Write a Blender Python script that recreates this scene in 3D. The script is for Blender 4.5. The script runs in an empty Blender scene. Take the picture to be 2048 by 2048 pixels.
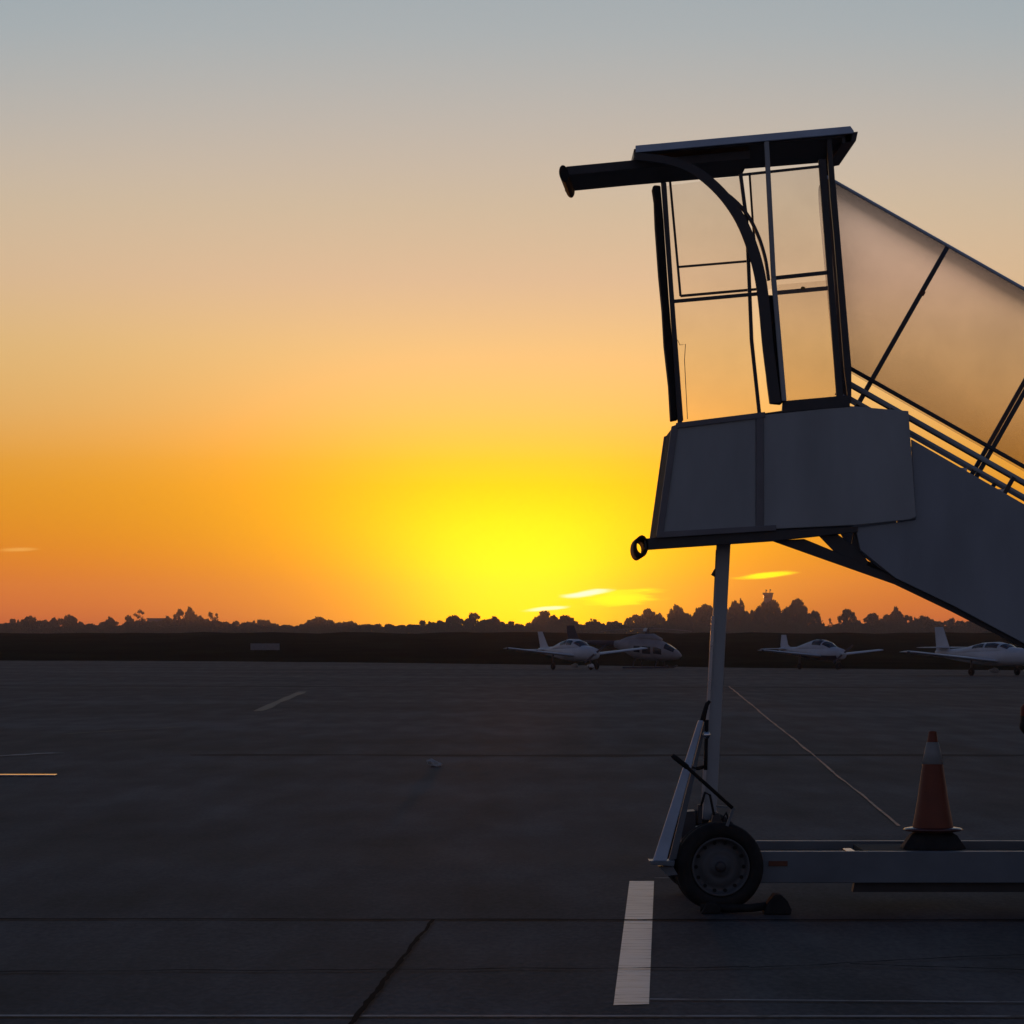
import bpy, bmesh, math, random
from mathutils import Vector, Matrix
R = math.radians
random.seed(7)
S = bpy.context.scene
COL = S.collection

# ------------------------------------------------------------------ camera
F = 7370.0            # focal length in pixels of the 2048 px photograph
HOR = 1282.0          # horizon row
CAMZ = 1.75
PITCH = math.atan((HOR - 1024) / F)
cam = bpy.data.cameras.new('camera')
camo = bpy.data.objects.new('camera', cam); COL.objects.link(camo)
camo.location = (0, 0, CAMZ); camo.rotation_euler = (math.pi/2 + PITCH, 0, 0)
cam.sensor_fit = 'HORIZONTAL'; cam.sensor_width = 36.0; cam.lens = 36.0*F/2048
cam.clip_start = 0.5; cam.clip_end = 12000
S.camera = camo

# ------------------------------------------------------------------ world (sunset sky by direction)
SUN_EL, SUN_AZ = 0.20, -0.04
def lin(c): return tuple(((v/255)/12.92 if v/255 <= .04045 else ((v/255+.055)/1.055)**2.4) for v in c)
world = bpy.data.worlds.new('World'); S.world = world; world.use_nodes = True
wt = world.node_tree; wt.nodes.clear()
def N(t, typ, **kw):
    n = t.nodes.new(typ)
    for k, v in kw.items(): setattr(n, k, v)
    return n
def M(t, op, a, b=None, c=None, clamp=False):
    n = t.nodes.new('ShaderNodeMath'); n.operation = op; n.use_clamp = clamp
    for i, v in enumerate((a, b, c)):
        if v is None: continue
        if isinstance(v, (int, float)): n.inputs[i].default_value = v
        else: t.links.new(v, n.inputs[i])
    return n.outputs[0]
def MIX(t, fac, a, b):
    n = t.nodes.new('ShaderNodeMix'); n.data_type = 'RGBA'; n.clamp_factor = True
    for s, v in ((n.inputs[0], fac), (n.inputs[6], a), (n.inputs[7], b)):
        if isinstance(v, (int, float)): s.default_value = v
        elif isinstance(v, tuple): s.default_value = (*v[:3], 1)
        else: t.links.new(v, s)
    return n.outputs[2]
def RAMP(t, fac, stops, smooth=False):
    n = t.nodes.new('ShaderNodeValToRGB'); cr = n.color_ramp
    if smooth:            # ease the given stops into 31 finer ones
        P_ = sorted(stops); xs_ = [P_[0][0] + (.36 - P_[0][0])*i/25 for i in range(26)] + [.42, .50, .58, .75, 1.0]; out = []
        tan = []
        for i in range(len(P_)):
            a, b = P_[max(i-1, 0)], P_[min(i+1, len(P_)-1)]; tan.append(tuple((v - u)/(b[0]-a[0]) for u, v in zip(a[1], b[1])))
        for x in xs_:
            i = max(0, min(len(P_)-2, sum(1 for p in P_ if p[0] <= x) - 1)); a, b = P_[i], P_[i+1]; h = b[0]-a[0]; q = min(1, max(0, (x - a[0])/h))
            out.append((x, tuple(max(0, (2*q**3-3*q*q+1)*u + (q**3-2*q*q+q)*h*m0 + (3*q*q-2*q**3)*v + (q**3-q*q)*h*m1) for u, v, m0, m1 in zip(a[1], b[1], tan[i], tan[i+1]))))
        stops = out
    while len(cr.elements) > 1: cr.elements.remove(cr.elements[-1])
    for i, (p, c) in enumerate(sorted(stops)):
        e = cr.elements[0] if i == 0 else cr.elements.new(p)
        e.position = p; e.color = (*c[:3], 1)
    t.links.new(fac, n.inputs[0]); return n.outputs[0]
tc = N(wt, 'ShaderNodeTexCoord'); sep = N(wt, 'ShaderNodeSeparateXYZ')
wt.links.new(tc.outputs['Generated'], sep.inputs[0])
vx, vy, vz = sep.outputs
elev = M(wt, 'MULTIPLY', M(wt, 'ARCSINE', vz), 57.29578)
GLOW_AZ = .10
az = M(wt, 'SUBTRACT', M(wt, 'MULTIPLY', M(wt, 'ARCTAN2', vx, vy), 57.29578), GLOW_AZ)
tt = M(wt, 'SQRT', M(wt, 'MAXIMUM', M(wt, 'DIVIDE', elev, 90.0), 0.0))
def epos(y): return math.sqrt(max(0, math.degrees(math.atan((HOR - y)/F)))/90)
def apos(e): return math.sqrt(e/90)
def hdr(c, k): l = lin(c); return tuple(v*k for v in l)
centre = [(epos(1250), (2.6, 1.15, 0.0)), (epos(1150), (2.7, 1.3, 0.0)), (epos(1060), (2.2, 1.12, 0.0)), (epos(990), (2.0, .88, 0.0)), (epos(935), (1.8, .76, .018)), (epos(880), (1.6, .685, .075)),
          (epos(800), (1.25, .635, .160)), (epos(690), (.99, .595, .235)), (epos(570), lin((232, 193, 152))),
          (epos(430), lin((214, 190, 160))), (epos(300), lin((200, 186, 170))), (epos(150), lin((182, 181, 177))), (epos(0), lin((166, 175, 179))),
          (apos(16), lin((118, 132, 148))), (apos(30), lin((52, 72, 102))), (1.0, lin((32, 50, 80)))]
side = [(epos(1250), lin((208, 96, 56))), (epos(1170), lin((222, 114, 36))), (epos(1090), lin((225, 131, 24))), (epos(1000), lin((222, 144, 34))), (epos(930), lin((219, 152, 56))),
        (epos(830), lin((214, 167, 98))), (epos(700), lin((209, 175, 120))), (epos(540), lin((202, 178, 144))),
        (epos(385), lin((190, 178, 158))), (epos(200), lin((167, 172, 171))), (epos(0), lin((147, 166, 176))),
        (apos(16), lin((106, 126, 146))), (apos(30), lin((50, 71, 102))), (1.0, lin((32, 50, 80)))]
east = [(0.0, lin((104, 97, 104))), (apos(6), lin((106, 101, 112))), (apos(20), lin((84, 90, 108))), (apos(45), lin((42, 56, 86))), (1.0, lin((32, 50, 80)))]
HAZE = .00016
g = M(wt, 'DIVIDE', 1.0, M(wt, 'ADD', 1.0, M(wt, 'POWER', M(wt, 'DIVIDE', M(wt, 'ABSOLUTE', az), M(wt, 'MINIMUM', M(wt, 'ADD', 1.95, M(wt, 'MULTIPLY', M(wt, 'POWER', M(wt, 'MAXIMUM', elev, 0.0), 2.0), .20)), 12.0)), 2.5)))
sky = MIX(wt, g, RAMP(wt, tt, side, True), RAMP(wt, tt, centre, True))
far = N(wt, 'ShaderNodeMapRange', interpolation_type='SMOOTHSTEP')
wt.links.new(M(wt, 'ABSOLUTE', az), far.inputs[0]); far.inputs[1].default_value = 9; far.inputs[2].default_value = 70
sky = MIX(wt, far.outputs[0], sky, RAMP(wt, tt, east))
# thin evening clouds: soft streaks placed by azimuth / elevation
nz = N(wt, 'ShaderNodeTexNoise'); nz.inputs['Scale'].default_value = 260; nz.inputs['Detail'].default_value = 3
mp = N(wt, 'ShaderNodeMapping'); mp.inputs['Scale'].default_value = (0.35, 0.35, 3.2)
wt.links.new(tc.outputs['Generated'], mp.inputs[0]); wt.links.new(mp.outputs[0], nz.inputs[0])
def streak(sky, px, py, hw, hh, tilt, colr, amt, ragged=1.0):
    a0 = math.degrees(math.atan((px - 1024)/F)) - GLOW_AZ; e0 = math.degrees(math.atan((HOR - py)/F))
    da = M(wt, 'SUBTRACT', az, a0); de = M(wt, 'SUBTRACT', elev, e0)
    de = M(wt, 'SUBTRACT', de, M(wt, 'MULTIPLY', da, tilt))
    k = math.degrees(1/F)
    d = M(wt, 'SQRT', M(wt, 'ADD', M(wt, 'POWER', M(wt, 'DIVIDE', M(wt, 'ABSOLUTE', da), hw*k), 2.0), M(wt, 'POWER', M(wt, 'DIVIDE', M(wt, 'ABSOLUTE', de), hh*k), 2.0)))
    d = M(wt, 'ADD', d, M(wt, 'MULTIPLY', M(wt, 'SUBTRACT', nz.outputs[0], 0.5), ragged))
    mr = N(wt, 'ShaderNodeMapRange', interpolation_type='SMOOTHSTEP')
    wt.links.new(d, mr.inputs[0]); mr.inputs[1].default_value = 1.05; mr.inputs[2].default_value = 0.25; mr.inputs[3].default_value = 0; mr.inputs[4].default_value = amt
    return MIX(wt, mr.outputs[0], sky, colr)
sky = streak(sky, 1240, 1196, 92, 19, 0.05, (1.5, 1.42, 0.0), .95, 1.3)
sky = streak(sky, 1530, 1151, 66, 8, 0.10, (1.5, 1.3, 0.0), 1.0, 1.2)
sky = streak(sky, 1172, 1187, 58, 8, 0.14, (1.5, 1.5, .9), 1.0, 1.1)
sky = streak(sky, 1098, 1217, 56, 5, 0.10, (1.5, 1.45, .7), 1.0, 1.1)
sky = streak(sky, 34, 1101, 46, 5, 0.06, lin((255, 180, 78)), .8, 1.0)
st = N(wt, 'ShaderNodeTexSky', sky_type='NISHITA'); st.sun_disc = False
st.sun_elevation = R(SUN_EL); st.sun_rotation = R(SUN_AZ)
add = N(wt, 'ShaderNodeMix', data_type='RGBA', blend_type='ADD'); add.inputs[0].default_value = 0.001
wt.links.new(sky, add.inputs[6]); wt.links.new(st.outputs[0], add.inputs[7])
bg = N(wt, 'ShaderNodeBackground'); bg.inputs[1].default_value = 1.0
wt.links.new(add.outputs[2], bg.inputs[0])
wo = N(wt, 'ShaderNodeOutputWorld'); wt.links.new(bg.outputs[0], wo.inputs[0])

# ------------------------------------------------------------------ sun
sl = bpy.data.lights.new('sun', 'SUN'); sl.energy = .8; sl.angle = R(0.5); sl.color = (1.0, .36, .10)
so = bpy.data.objects.new('sun', sl); COL.objects.link(so)
sd = Vector((math.sin(R(SUN_AZ))*math.cos(R(SUN_EL)), math.cos(R(SUN_AZ))*math.cos(R(SUN_EL)), math.sin(R(SUN_EL))))
so.rotation_euler = (-sd).to_track_quat('-Z', 'Y').to_euler()
S.view_settings.view_transform = 'Standard'; S.view_settings.look = 'None'
S.view_settings.exposure = 0; S.view_settings.gamma = 1
S.cycles.volume_bounces = 0; S.cycles.transparent_max_bounces = 24

# ------------------------------------------------------------------ geometry helpers
CP, SP = math.cos(PITCH), math.sin(PITCH)
def W(px, py, Y):
    """the point at distance Y from the viewer seen at photo pixel px, py"""
    xc = (px - 1024)/F; yc = (1024 - py)/F
    d = Vector((xc, CP - yc*SP, SP + yc*CP)); t = Y/d.y
    return Vector((d.x*t, Y, CAMZ + d.z*t))
def G(px, py, z=0.0):
    xc = (px - 1024)/F; yc = (1024 - py)/F
    d = Vector((xc, CP - yc*SP, SP + yc*CP)); t = (z - CAMZ)/d.z
    return Vector((d.x*t, d.y*t, z))

def obj(name, bm, m, parent=None, off=None, smooth=False, bevel=0, kind=None):
    me = bpy.data.meshes.new(name)
    bmesh.ops.recalc_face_normals(bm, faces=bm.faces)
    if off is not None: bmesh.ops.translate(bm, verts=bm.verts, vec=-Vector(off))
    bm.to_mesh(me); bm.free()
    for mm in (m if isinstance(m, (list, tuple)) else [m]): me.materials.append(mm)
    if smooth:
        for p in me.polygons: p.use_smooth = True
    o = bpy.data.objects.new(name, me); COL.objects.link(o)
    if parent: o.parent = parent
    elif off is not None: o.location = off
    if bevel:
        b = o.modifiers.new('bevel', 'BEVEL'); b.width = bevel; b.segments = 2; b.limit_method = 'ANGLE'; b.angle_limit = R(40)
    if kind: o['kind'] = kind
    return o
def thing(name, label, cat, loc=(0, 0, 0), rz=0, group=None):
    o = bpy.data.objects.new(name, None); COL.objects.link(o)
    o.location = loc; o.rotation_euler = (0, 0, rz); o.empty_display_size = .2
    o['label'] = label; o['category'] = cat
    if group: o['group'] = group
    return o
def tag(o, label, cat, group=None):
    o['label'] = label; o['category'] = cat
    if group: o['group'] = group
    return o
def prism(bm, pts, Y0, Y1):
    """outline pts (photo pixels) cut in the plane at distance Y0, with real depth back to Y1"""
    a = []; b = []
    for p in pts:
        v = W(p[0], p[1], Y0) if len(p) == 2 else Vector(p)
        a.append(bm.verts.new(v)); b.append(bm.verts.new((v.x, Y1, v.z)))
    bm.faces.new(a); bm.faces.new(b[::-1]); n = len(a)
    for i in range(n): bm.faces.new((a[i], b[i], b[(i+1) % n], a[(i+1) % n]))
    return bm
def box(bm, c, s, rot=None):
    m = Matrix.Translation(Vector(c)) @ (rot.to_4x4() if rot else Matrix.Identity(4)) @ Matrix.Diagonal((*s, 1))
    return bmesh.ops.create_cube(bm, size=1, matrix=m)
def beam(bm, a, b, w, d):
    """rectangular bar from a to b: w across (in the x-z plane), d along y"""
    a = Vector(a); b = Vector(b); z = (b - a); L = z.length; z.normalize()
    y = Vector((0, 1, 0)); y = (y - z*y.dot(z)); y.normalize(); x = y.cross(z)
    m = Matrix((x, y, z)).transposed()
    return box(bm, (a + b)/2, (w, d, L), m)
def tube(bm, pts, r, seg=10, cap=True):
    pts = [Vector(p) for p in pts]; rings = []
    for i, p in enumerate(pts):
        t = (pts[min(i+1, len(pts)-1)] - pts[max(i-1, 0)]).normalized()
        u = t.cross(Vector((0, 1, 0)))
        if u.length < .2: u = t.cross(Vector((1, 0, 0)))
        u.normalize(); v = t.cross(u); rr = r[i] if isinstance(r, (list, tuple)) else r
        rings.append([bm.verts.new(p + (u*math.cos(2*math.pi*k/seg) + v*math.sin(2*math.pi*k/seg))*rr) for k in range(seg)])
    for A, B in zip(rings, rings[1:]):
        for k in range(seg): bm.faces.new((A[k], A[(k+1) % seg], B[(k+1) % seg], B[k]))
    if cap: bm.faces.new(rings[0][::-1]); bm.faces.new(rings[-1])
    return bm
def lathe(bm, prof, m=Matrix.Identity(4), seg=32):
    """profile of (radius, height) round the local z axis"""
    rings = []
    for r, h in prof:
        if r < 1e-6: rings.append([bm.verts.new(m @ Vector((0, 0, h)))]*seg)
        else: rings.append([bm.verts.new(m @ Vector((r*math.cos(2*math.pi*k/seg), r*math.sin(2*math.pi*k/seg), h))) for k in range(seg)])
    for A, B in zip(rings, rings[1:]):
        for k in range(seg):
            q = []
            for v in (A[k], A[(k+1) % seg], B[(k+1) % seg], B[k]):
                if v not in q: q.append(v)
            if len(q) > 2: bm.faces.new(q)
    return bm
BM = bmesh.new

# ------------------------------------------------------------------ materials
def mat(name, c, rough=.5, metal=0, spec=.5, var=.12, scale=6.0, bump=0.0, c2=None, stretch=None, detail=5):
    m = bpy.data.materials.new(name); m.use_nodes = True; t = m.node_tree
    b = t.nodes['Principled BSDF']
    tcn = N(t, 'ShaderNodeTexCoord'); n = N(t, 'ShaderNodeTexNoise'); n.inputs['Scale'].default_value = scale; n.inputs['Detail'].default_value = detail
    vec = tcn.outputs['Object']
    if stretch:
        mpn = N(t, 'ShaderNodeMapping'); mpn.inputs['Scale'].default_value = stretch; t.links.new(vec, mpn.inputs[0]); vec = mpn.outputs[0]
    t.links.new(vec, n.inputs[0])
    lo = tuple(v*(1-var) for v in c); hi = c2 or tuple(min(1, v*(1+var)) for v in c)
    out = RAMP(t, n.outputs[0], [(.32, lo), (.68, hi)])
    t.links.new(out, b.inputs['Base Color'])
    b.inputs['Roughness'].default_value = rough; b.inputs['Metallic'].default_value = metal
    b.inputs['Specular IOR Level'].default_value = spec
    t.links.new(M(t, 'ADD', rough-.06, M(t, 'MULTIPLY', n.outputs[0], .12)), b.inputs['Roughness'])
    if bump:
        n2 = N(t, 'ShaderNodeTexNoise'); n2.inputs['Scale'].default_value = scale*8; t.links.new(vec, n2.inputs[0])
        bn = N(t, 'ShaderNodeBump'); bn.inputs['Strength'].default_value = bump; bn.inputs['Distance'].default_value = .02
        t.links.new(n2.outputs[0], bn.inputs['Height']); t.links.new(bn.outputs[0], b.inputs['Normal'])
    return m
P_grey = mat('stair_paint', (.43, .45, .45), .45, var=.12, scale=2.2, stretch=(1.6, 1, .5), bump=.12, detail=9)
P_dark = mat('dark_painted_steel', (.055, .055, .06), .45, scale=8)
P_frame = mat('panel_frame_paint', (.22, .21, .22), .5, var=.12, scale=5)
P_blue = mat('roof_trim_paint', (.58, .70, .84), .4, scale=4)
P_steel = mat('bright_steel', (.55, .55, .56), .28, metal=.8, scale=10)
P_chrome = mat('polished_steel', (.8, .8, .8), .12, metal=1, scale=10, var=.03)
P_rub = mat('black_rubber', (.022, .022, .022), .75, spec=.3, scale=14, var=.3, bump=.2)
P_rim = mat('wheel_rim_paint', (.10, .105, .11), .5, scale=9)
P_chass = mat('chassis_paint', (.17, .20, .225), .36, scale=3, var=.15)
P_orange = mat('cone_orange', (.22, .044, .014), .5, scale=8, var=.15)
P_gloss = mat('glossy_dark_rubber', (.10, .035, .03), .22, spec=.8, scale=10)
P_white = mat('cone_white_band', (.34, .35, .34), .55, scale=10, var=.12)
P_plane = mat('aircraft_white', (.66, .68, .70), .35, scale=1.5, var=.06)
P_heli = mat('helicopter_paint', (.36, .33, .33), .5, scale=1.2, var=.2)
P_plane2 = mat('aircraft_grey', (.60, .63, .68), .4, scale=1.5, var=.08)
P_planed = mat('aircraft_dark_trim', (.05, .05, .07), .4, scale=2)
P_glass = mat('aircraft_glass', (.02, .03, .04), .08, spec=.6, scale=2)
P_bark = mat('bark', (.05, .04, .03), .9, spec=.1)
P_red = mat('extinguisher_red', (.20, .014, .010), .6, spec=.2)
P_refl = mat('amber_reflector', (.16, .045, .02), .4)
P_build = mat('far_building', (.22, .2, .19), .9, spec=.1)
P_paper = mat('scrap_white', (.52, .49, .45), .9, spec=.2)
P_tape = mat('yellow_sticker', (.6, .4, .02), .6)

def frosted(name, tint, solid, edge=.25):
    m = bpy.data.materials.new(name); m.use_nodes = True; t = m.node_tree; t.nodes.clear()
    tr = N(t, 'ShaderNodeBsdfTransparent'); tr.inputs[0].default_value = (*tint, 1)
    tl = N(t, 'ShaderNodeBsdfTranslucent'); tl.inputs[0].default_value = (.30, .27, .24, 1)
    df = N(t, 'ShaderNodeBsdfDiffuse'); df.inputs[0].default_value = (.30, .27, .25, 1)
    gl = N(t, 'ShaderNodeBsdfGlossy'); gl.inputs[1].default_value = .3; gl.inputs[0].default_value = (.5, .5, .5, 1)
    m1 = N(t, 'ShaderNodeMixShader'); m1.inputs[0].default_value = .5
    t.links.new(tl.outputs[0], m1.inputs[1]); t.links.new(df.outputs[0], m1.inputs[2])
    lw = N(t, 'ShaderNodeLayerWeight'); lw.inputs[0].default_value = .35
    tcn = N(t, 'ShaderNodeTexCoord'); n = N(t, 'ShaderNodeTexNoise'); n.inputs['Scale'].default_value = 2.2; n.inputs['Detail'].default_value = 6
    t.links.new(tcn.outputs['Object'], n.inputs[0])
    fac = M(t, 'ADD', M(t, 'ADD', solid - .07, M(t, 'MULTIPLY', n.outputs[0], .14)), M(t, 'MULTIPLY', lw.outputs['Facing'], edge), clamp=True)
    mx = N(t, 'ShaderNodeMixShader'); t.links.new(fac, mx.inputs[0]); t.links.new(tr.outputs[0], mx.inputs[1]); t.links.new(m1.outputs[0], mx.inputs[2])
    m2 = N(t, 'ShaderNodeMixShader'); m2.inputs[0].default_value = .02; t.links.new(mx.outputs[0], m2.inputs[1]); t.links.new(gl.outputs[0], m2.inputs[2])
    o = N(t, 'ShaderNodeOutputMaterial'); t.links.new(m2.outputs[0], o.inputs[0]); return m
P_canopy = frosted('frosted_canopy_plastic', (.975, .955, .975), .055, .5)
P_pane = frosted('scratched_clear_plastic', (.975, .955, .935), .045, .25)

# asphalt: patches, long wear bands across, fine grain
def asphalt():
    m = bpy.data.materials.new('apron_asphalt'); m.use_nodes = True; t = m.node_tree; b = t.nodes['Principled BSDF']
    tcn = N(t, 'ShaderNodeTexCoord')
    def noise(sc, stretch, det=5):
        mpn = N(t, 'ShaderNodeMapping'); mpn.inputs['Scale'].default_value = stretch; t.links.new(tcn.outputs['Object'], mpn.inputs[0])
        n = N(t, 'ShaderNodeTexNoise'); n.inputs['Scale'].default_value = sc; n.inputs['Detail'].default_value = det; t.links.new(mpn.outputs[0], n.inputs[0]); return n.outputs[0]
    big = noise(.11, (.5, .8, 1), 7); band = noise(.4, (.06, .7, 1)); grain = noise(30, (1, .3, 1), 3); mid = noise(.9, (1.6, .25, 1), 9)
    v = M(t, 'ADD', M(t, 'MULTIPLY', big, .34), M(t, 'ADD', M(t, 'MULTIPLY', band, .16), M(t, 'ADD', M(t, 'MULTIPLY', grain, .16), M(t, 'MULTIPLY', mid, .34))))
    colr = RAMP(t, v, [(.41, (.022, .027, .029)), (.50, (.059, .063, .065)), (.59, (.120, .121, .119))])
    t.links.new(colr, b.inputs['Base Color'])
    t.links.new(M(t, 'ADD', .74, M(t, 'MULTIPLY', band, .2)), b.inputs['Roughness'])
    b.inputs['Specular IOR Level'].default_value = .20
    bn = N(t, 'ShaderNodeBump'); bn.inputs['Strength'].default_value = .35; bn.inputs['Distance'].default_value = .012
    t.links.new(grain, bn.inputs['Height']); t.links.new(bn.outputs[0], b.inputs['Normal'])
    return m
P_asph = asphalt()
P_field = mat('field_grass', (.018, .020, .010), .95, spec=0, var=.4, scale=.5, stretch=(.3, .08, 1))
P_joint = mat('joint_tar', (.010, .010, .011), .9, spec=.02, scale=3, var=.4)
def worn(name, c, under, amt, scale, stretch, rough=.6):
    m = bpy.data.materials.new(name); m.use_nodes = True; t = m.node_tree; b = t.nodes['Principled BSDF']
    tcn = N(t, 'ShaderNodeTexCoord'); mpn = N(t, 'ShaderNodeMapping'); mpn.inputs['Scale'].default_value = stretch
    t.links.new(tcn.outputs['Object'], mpn.inputs[0])
    n = N(t, 'ShaderNodeTexNoise'); n.inputs['Scale'].default_value = scale; n.inputs['Detail'].default_value = 8; n.inputs['Roughness'].default_value = .65; t.links.new(mpn.outputs[0], n.inputs[0])
    t.links.new(RAMP(t, n.outputs[0], [(amt-.09, under), (amt, tuple((a+2*b_)/3 for a, b_ in zip(under, c))), (amt+.14, c)]), b.inputs['Base Color'])
    b.inputs['Roughness'].default_value = rough; b.inputs['Specular IOR Level'].default_value = .3
    return m
P_wpaint = worn('worn_white_paint', (.84, .82, .78), (.38, .36, .34), .46, 4, (.7, 2.6, 1), .36)
P_thin = worn('faded_white_paint', (.30, .31, .32), (.06, .06, .06), .47, 5, (1, 1, 1))
P_yellow = worn('faded_orange_paint', (.58, .14, .05), (.11, .06, .05), .50, 2.2, (1, .6, 1), .5)
P_fyel = worn('faded_yellow_paint', (.13, .11, .06), (.06, .06, .06), .52, 1, (1, 1, 1))

# ------------------------------------------------------------------ setting
def terr(Y):
    return 0.0 if Y < 335 else min(3.13, .011*(Y - 335))
bm = BM()
ys = [-300, 0, 225, 335] + [335 + 45*i for i in range(1, 7)] + [619.5, 700, 1200, 1800, 2300]
xs = [-1650, -900, -300] + [-140 + 4*i for i in range(71)] + [300, 900, 1650]
rf_ = random.Random(11)
gv = [[bm.verts.new((x, y, terr(y) + (rf_.uniform(-.22, .16) if 560 < y < 640 else 0))) for x in xs] for y in ys]
for i in range(len(ys)-1):
    for j in range(len(xs)-1): bm.faces.new((gv[i][j], gv[i][j+1], gv[i+1][j+1], gv[i+1][j]))
obj('field', bm, P_field, kind='structure')
bm = BM()
ap = [(-700, -200), (500, -200), (500, 60), (140, 130)]
ap += [tuple(G(x, y)[:2]) for x, y in ((2048, 1341), (1500, 1336), (1100, 1330), (700, 1325), (300, 1322), (0, 1321.5))]
ap += [(-160, 350), (-700, 400)]
f = bm.faces.new([bm.verts.new((x, y, 0)) for x, y in ap])
# cut it where the field starts to rise and every 45 m beyond, so that it lies on the field
for yc in [335, 380] + [60, 140, 225]:
    bmesh.ops.bisect_plane(bm, geom=bm.verts[:] + bm.edges[:] + bm.faces[:], plane_co=(0, yc, 0), plane_no=(0, 1, 0))
for v in bm.verts: v.co.z = terr(v.co.y) + .01
obj('apron', bm, P_asph, kind='structure')

def strip(bm, pts, w, z=.014, wob=0):
    """a flat strip along ground points"""
    P = [Vector((p[0], p[1], 0)) for p in pts]; L = []; Rr = []
    for i, p in enumerate(P):
        t = (P[min(i+1, len(P)-1)] - P[max(i-1, 0)]).normalized(); n = Vector((-t.y, t.x, 0))
        ww = (w[i] if isinstance(w, (list, tuple)) else w)*(1 + random.uniform(-wob, wob))
        zz = terr(p.y) + z
        L.append(bm.verts.new((p.x + n.x*ww/2, p.y + n.y*ww/2, zz))); Rr.append(bm.verts.new((p.x - n.x*ww/2, p.y - n.y*ww/2, zz)))
    for i in range(len(P)-1): bm.faces.new((L[i], Rr[i], Rr[i+1], L[i+1]))
def wob_line(a, b, n, amp):
    a = Vector(a[:2]); b = Vector(b[:2]); d = (b - a); nn = Vector((-d.y, d.x)).normalized(); out = []; o = 0
    for i in range(n+1):
        o = o*.6 + random.uniform(-amp, amp); out.append(a + d*i/n + nn*o)
    return out
# sealed joints and cracks in the paving
bm = BM(); strip(bm, wob_line(G(-700, 1842), G(2700, 1846), 60, .02), .075, .018, .3); obj('pavement_joint', bm, P_joint, kind='structure')
bm = BM(); strip(bm, wob_line(G(-500, 1953), G(1500, 1943), 50, .03), .035, .022, .5); obj('pavement_crack', bm, P_joint, kind='structure')
bm = BM(); strip(bm, wob_line(G(1498, 1943), G(2600, 1890), 26, .03), .03, .022, .5); obj('pavement_crack', bm, P_joint, kind='structure')
bm = BM(); strip(bm, wob_line(G(1700, 1937), G(2600, 1972), 22, .03), .03, .026, .5); obj('pavement_crack', bm, P_joint, kind='structure')
bm = BM(); strip(bm, wob_line(G(866, 1847), G(700, 2060), 36, .006), .028, .026, .35); obj('pavement_crack', bm, P_joint, kind='structure')
bm = BM(); strip(bm, wob_line(G(-300, 1372), G(2600, 1378), 30, .4), 1.7, .014, .5); obj('pavement_joint', bm, mat('tar_band', (.016, .017, .018), .9, spec=.15, var=.4, scale=.4), kind='structure')
bm = BM(); strip(bm, wob_line(G(380, 1512), G(2500, 1512), 20, .15), .8, .014, .6); obj('pavement_joint', bm, mat('tar_seal_band', (.018, .019, .021), .9, spec=.12, var=.4, scale=.7), kind='structure')
# painted markings
bm = BM(); v = [bm.verts.new(G(*p, .0145)) for p in ((1259, 1762), (1308, 1762), (1298, 2008), (1227, 2010))]; bm.faces.new(v)
o = obj('stand_marking', bm, P_wpaint, kind='structure')
bm = BM(); strip(bm, [G(1309, 1761), G(1700, 1761), G(2700, 1762)], .05, .02); obj('stand_marking', bm, P_thin, kind='structure')
bm = BM(); strip(bm, [G(1299, 2006), G(2048, 2012), G(2700, 2017)], .045, .02); obj('stand_marking', bm, P_thin, kind='structure')
bm = BM(); strip(bm, [G(-400, 2039), G(1024, 2040), G(2600, 2041)], .07, .02); obj('edge_marking', bm, P_thin, kind='structure')
wl = wob_line(G(1458, 1374), G(1800, 1656), 60, .012); bm = BM(); i = 0
while i < 59:                          # worn through in places
    n = min(random.randint(2, 6), 60 - i); strip(bm, wl[i:i+n+1], [.058 - .03*j/60 for j in range(i, i+n+1)], .022, .4); i += n + (1 if random.random() < .18 else 0)
obj('guide_marking', bm, P_yellow, kind='structure')
bm = BM(); strip(bm, wob_line(G(606, 1384), G(515, 1424), 8, .03), .3, .022, .3); obj('guide_marking', bm, P_fyel, kind='structure')
bm = BM(); strip(bm, wob_line(G(360, 1456), G(130, 1470), 8, .03), .12, .022, .3); obj('guide_marking', bm, P_fyel, kind='structure')
bm = BM(); strip(bm, wob_line(G(115, 1508), G(-60, 1518), 8, .05), .25, .022, .3); obj('guide_marking', bm, P_thin, kind='structure')

for o_ in list(COL.objects):
    if o_.name.split('.')[0].rsplit('_', 1)[-1] in ('joint', 'crack', 'marking'): o_.visible_shadow = False   # paint and tar have no height to throw a shadow
# ------------------------------------------------------------------ bits lying on the apron
bm = BM(); a = G(-260, 1554); b = G(118, 1552)
prism(bm, [(a.x, a.y-.16, .012), (b.x, a.y-.16, .012), (b.x, a.y-.16, .034), (a.x, a.y-.16, .034)], a.y-.16, a.y+.16)
dc = obj('drain_cover', bm, P_chrome, off=(a.x, a.y, 0), bevel=.004)
tag(dc, 'long thin metal strip glinting orange on the apron at far left', 'metal strip')
bm = BM()
c = G(868, 1535)
bmesh.ops.create_icosphere(bm, subdivisions=3, radius=1)
for v in bm.verts:
    n = math.sin(v.co.x*5+1)*math.sin(v.co.z*6)*math.cos(v.co.y*4)
    v.co = Vector((v.co.x*.105 + .03*max(0, v.co.z), v.co.y*.08, .03 + max(-.03, v.co.z*.05 - .045*v.co.x)))*(1 + .25*n)
bmesh.ops.translate(bm, verts=bm.verts, vec=(c.x, c.y, .012))
tag(obj('crumpled_paper', bm, P_paper, off=(c.x, c.y, .012)), 'small pale crumpled scrap lying alone on the open apron', 'litter')

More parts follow.
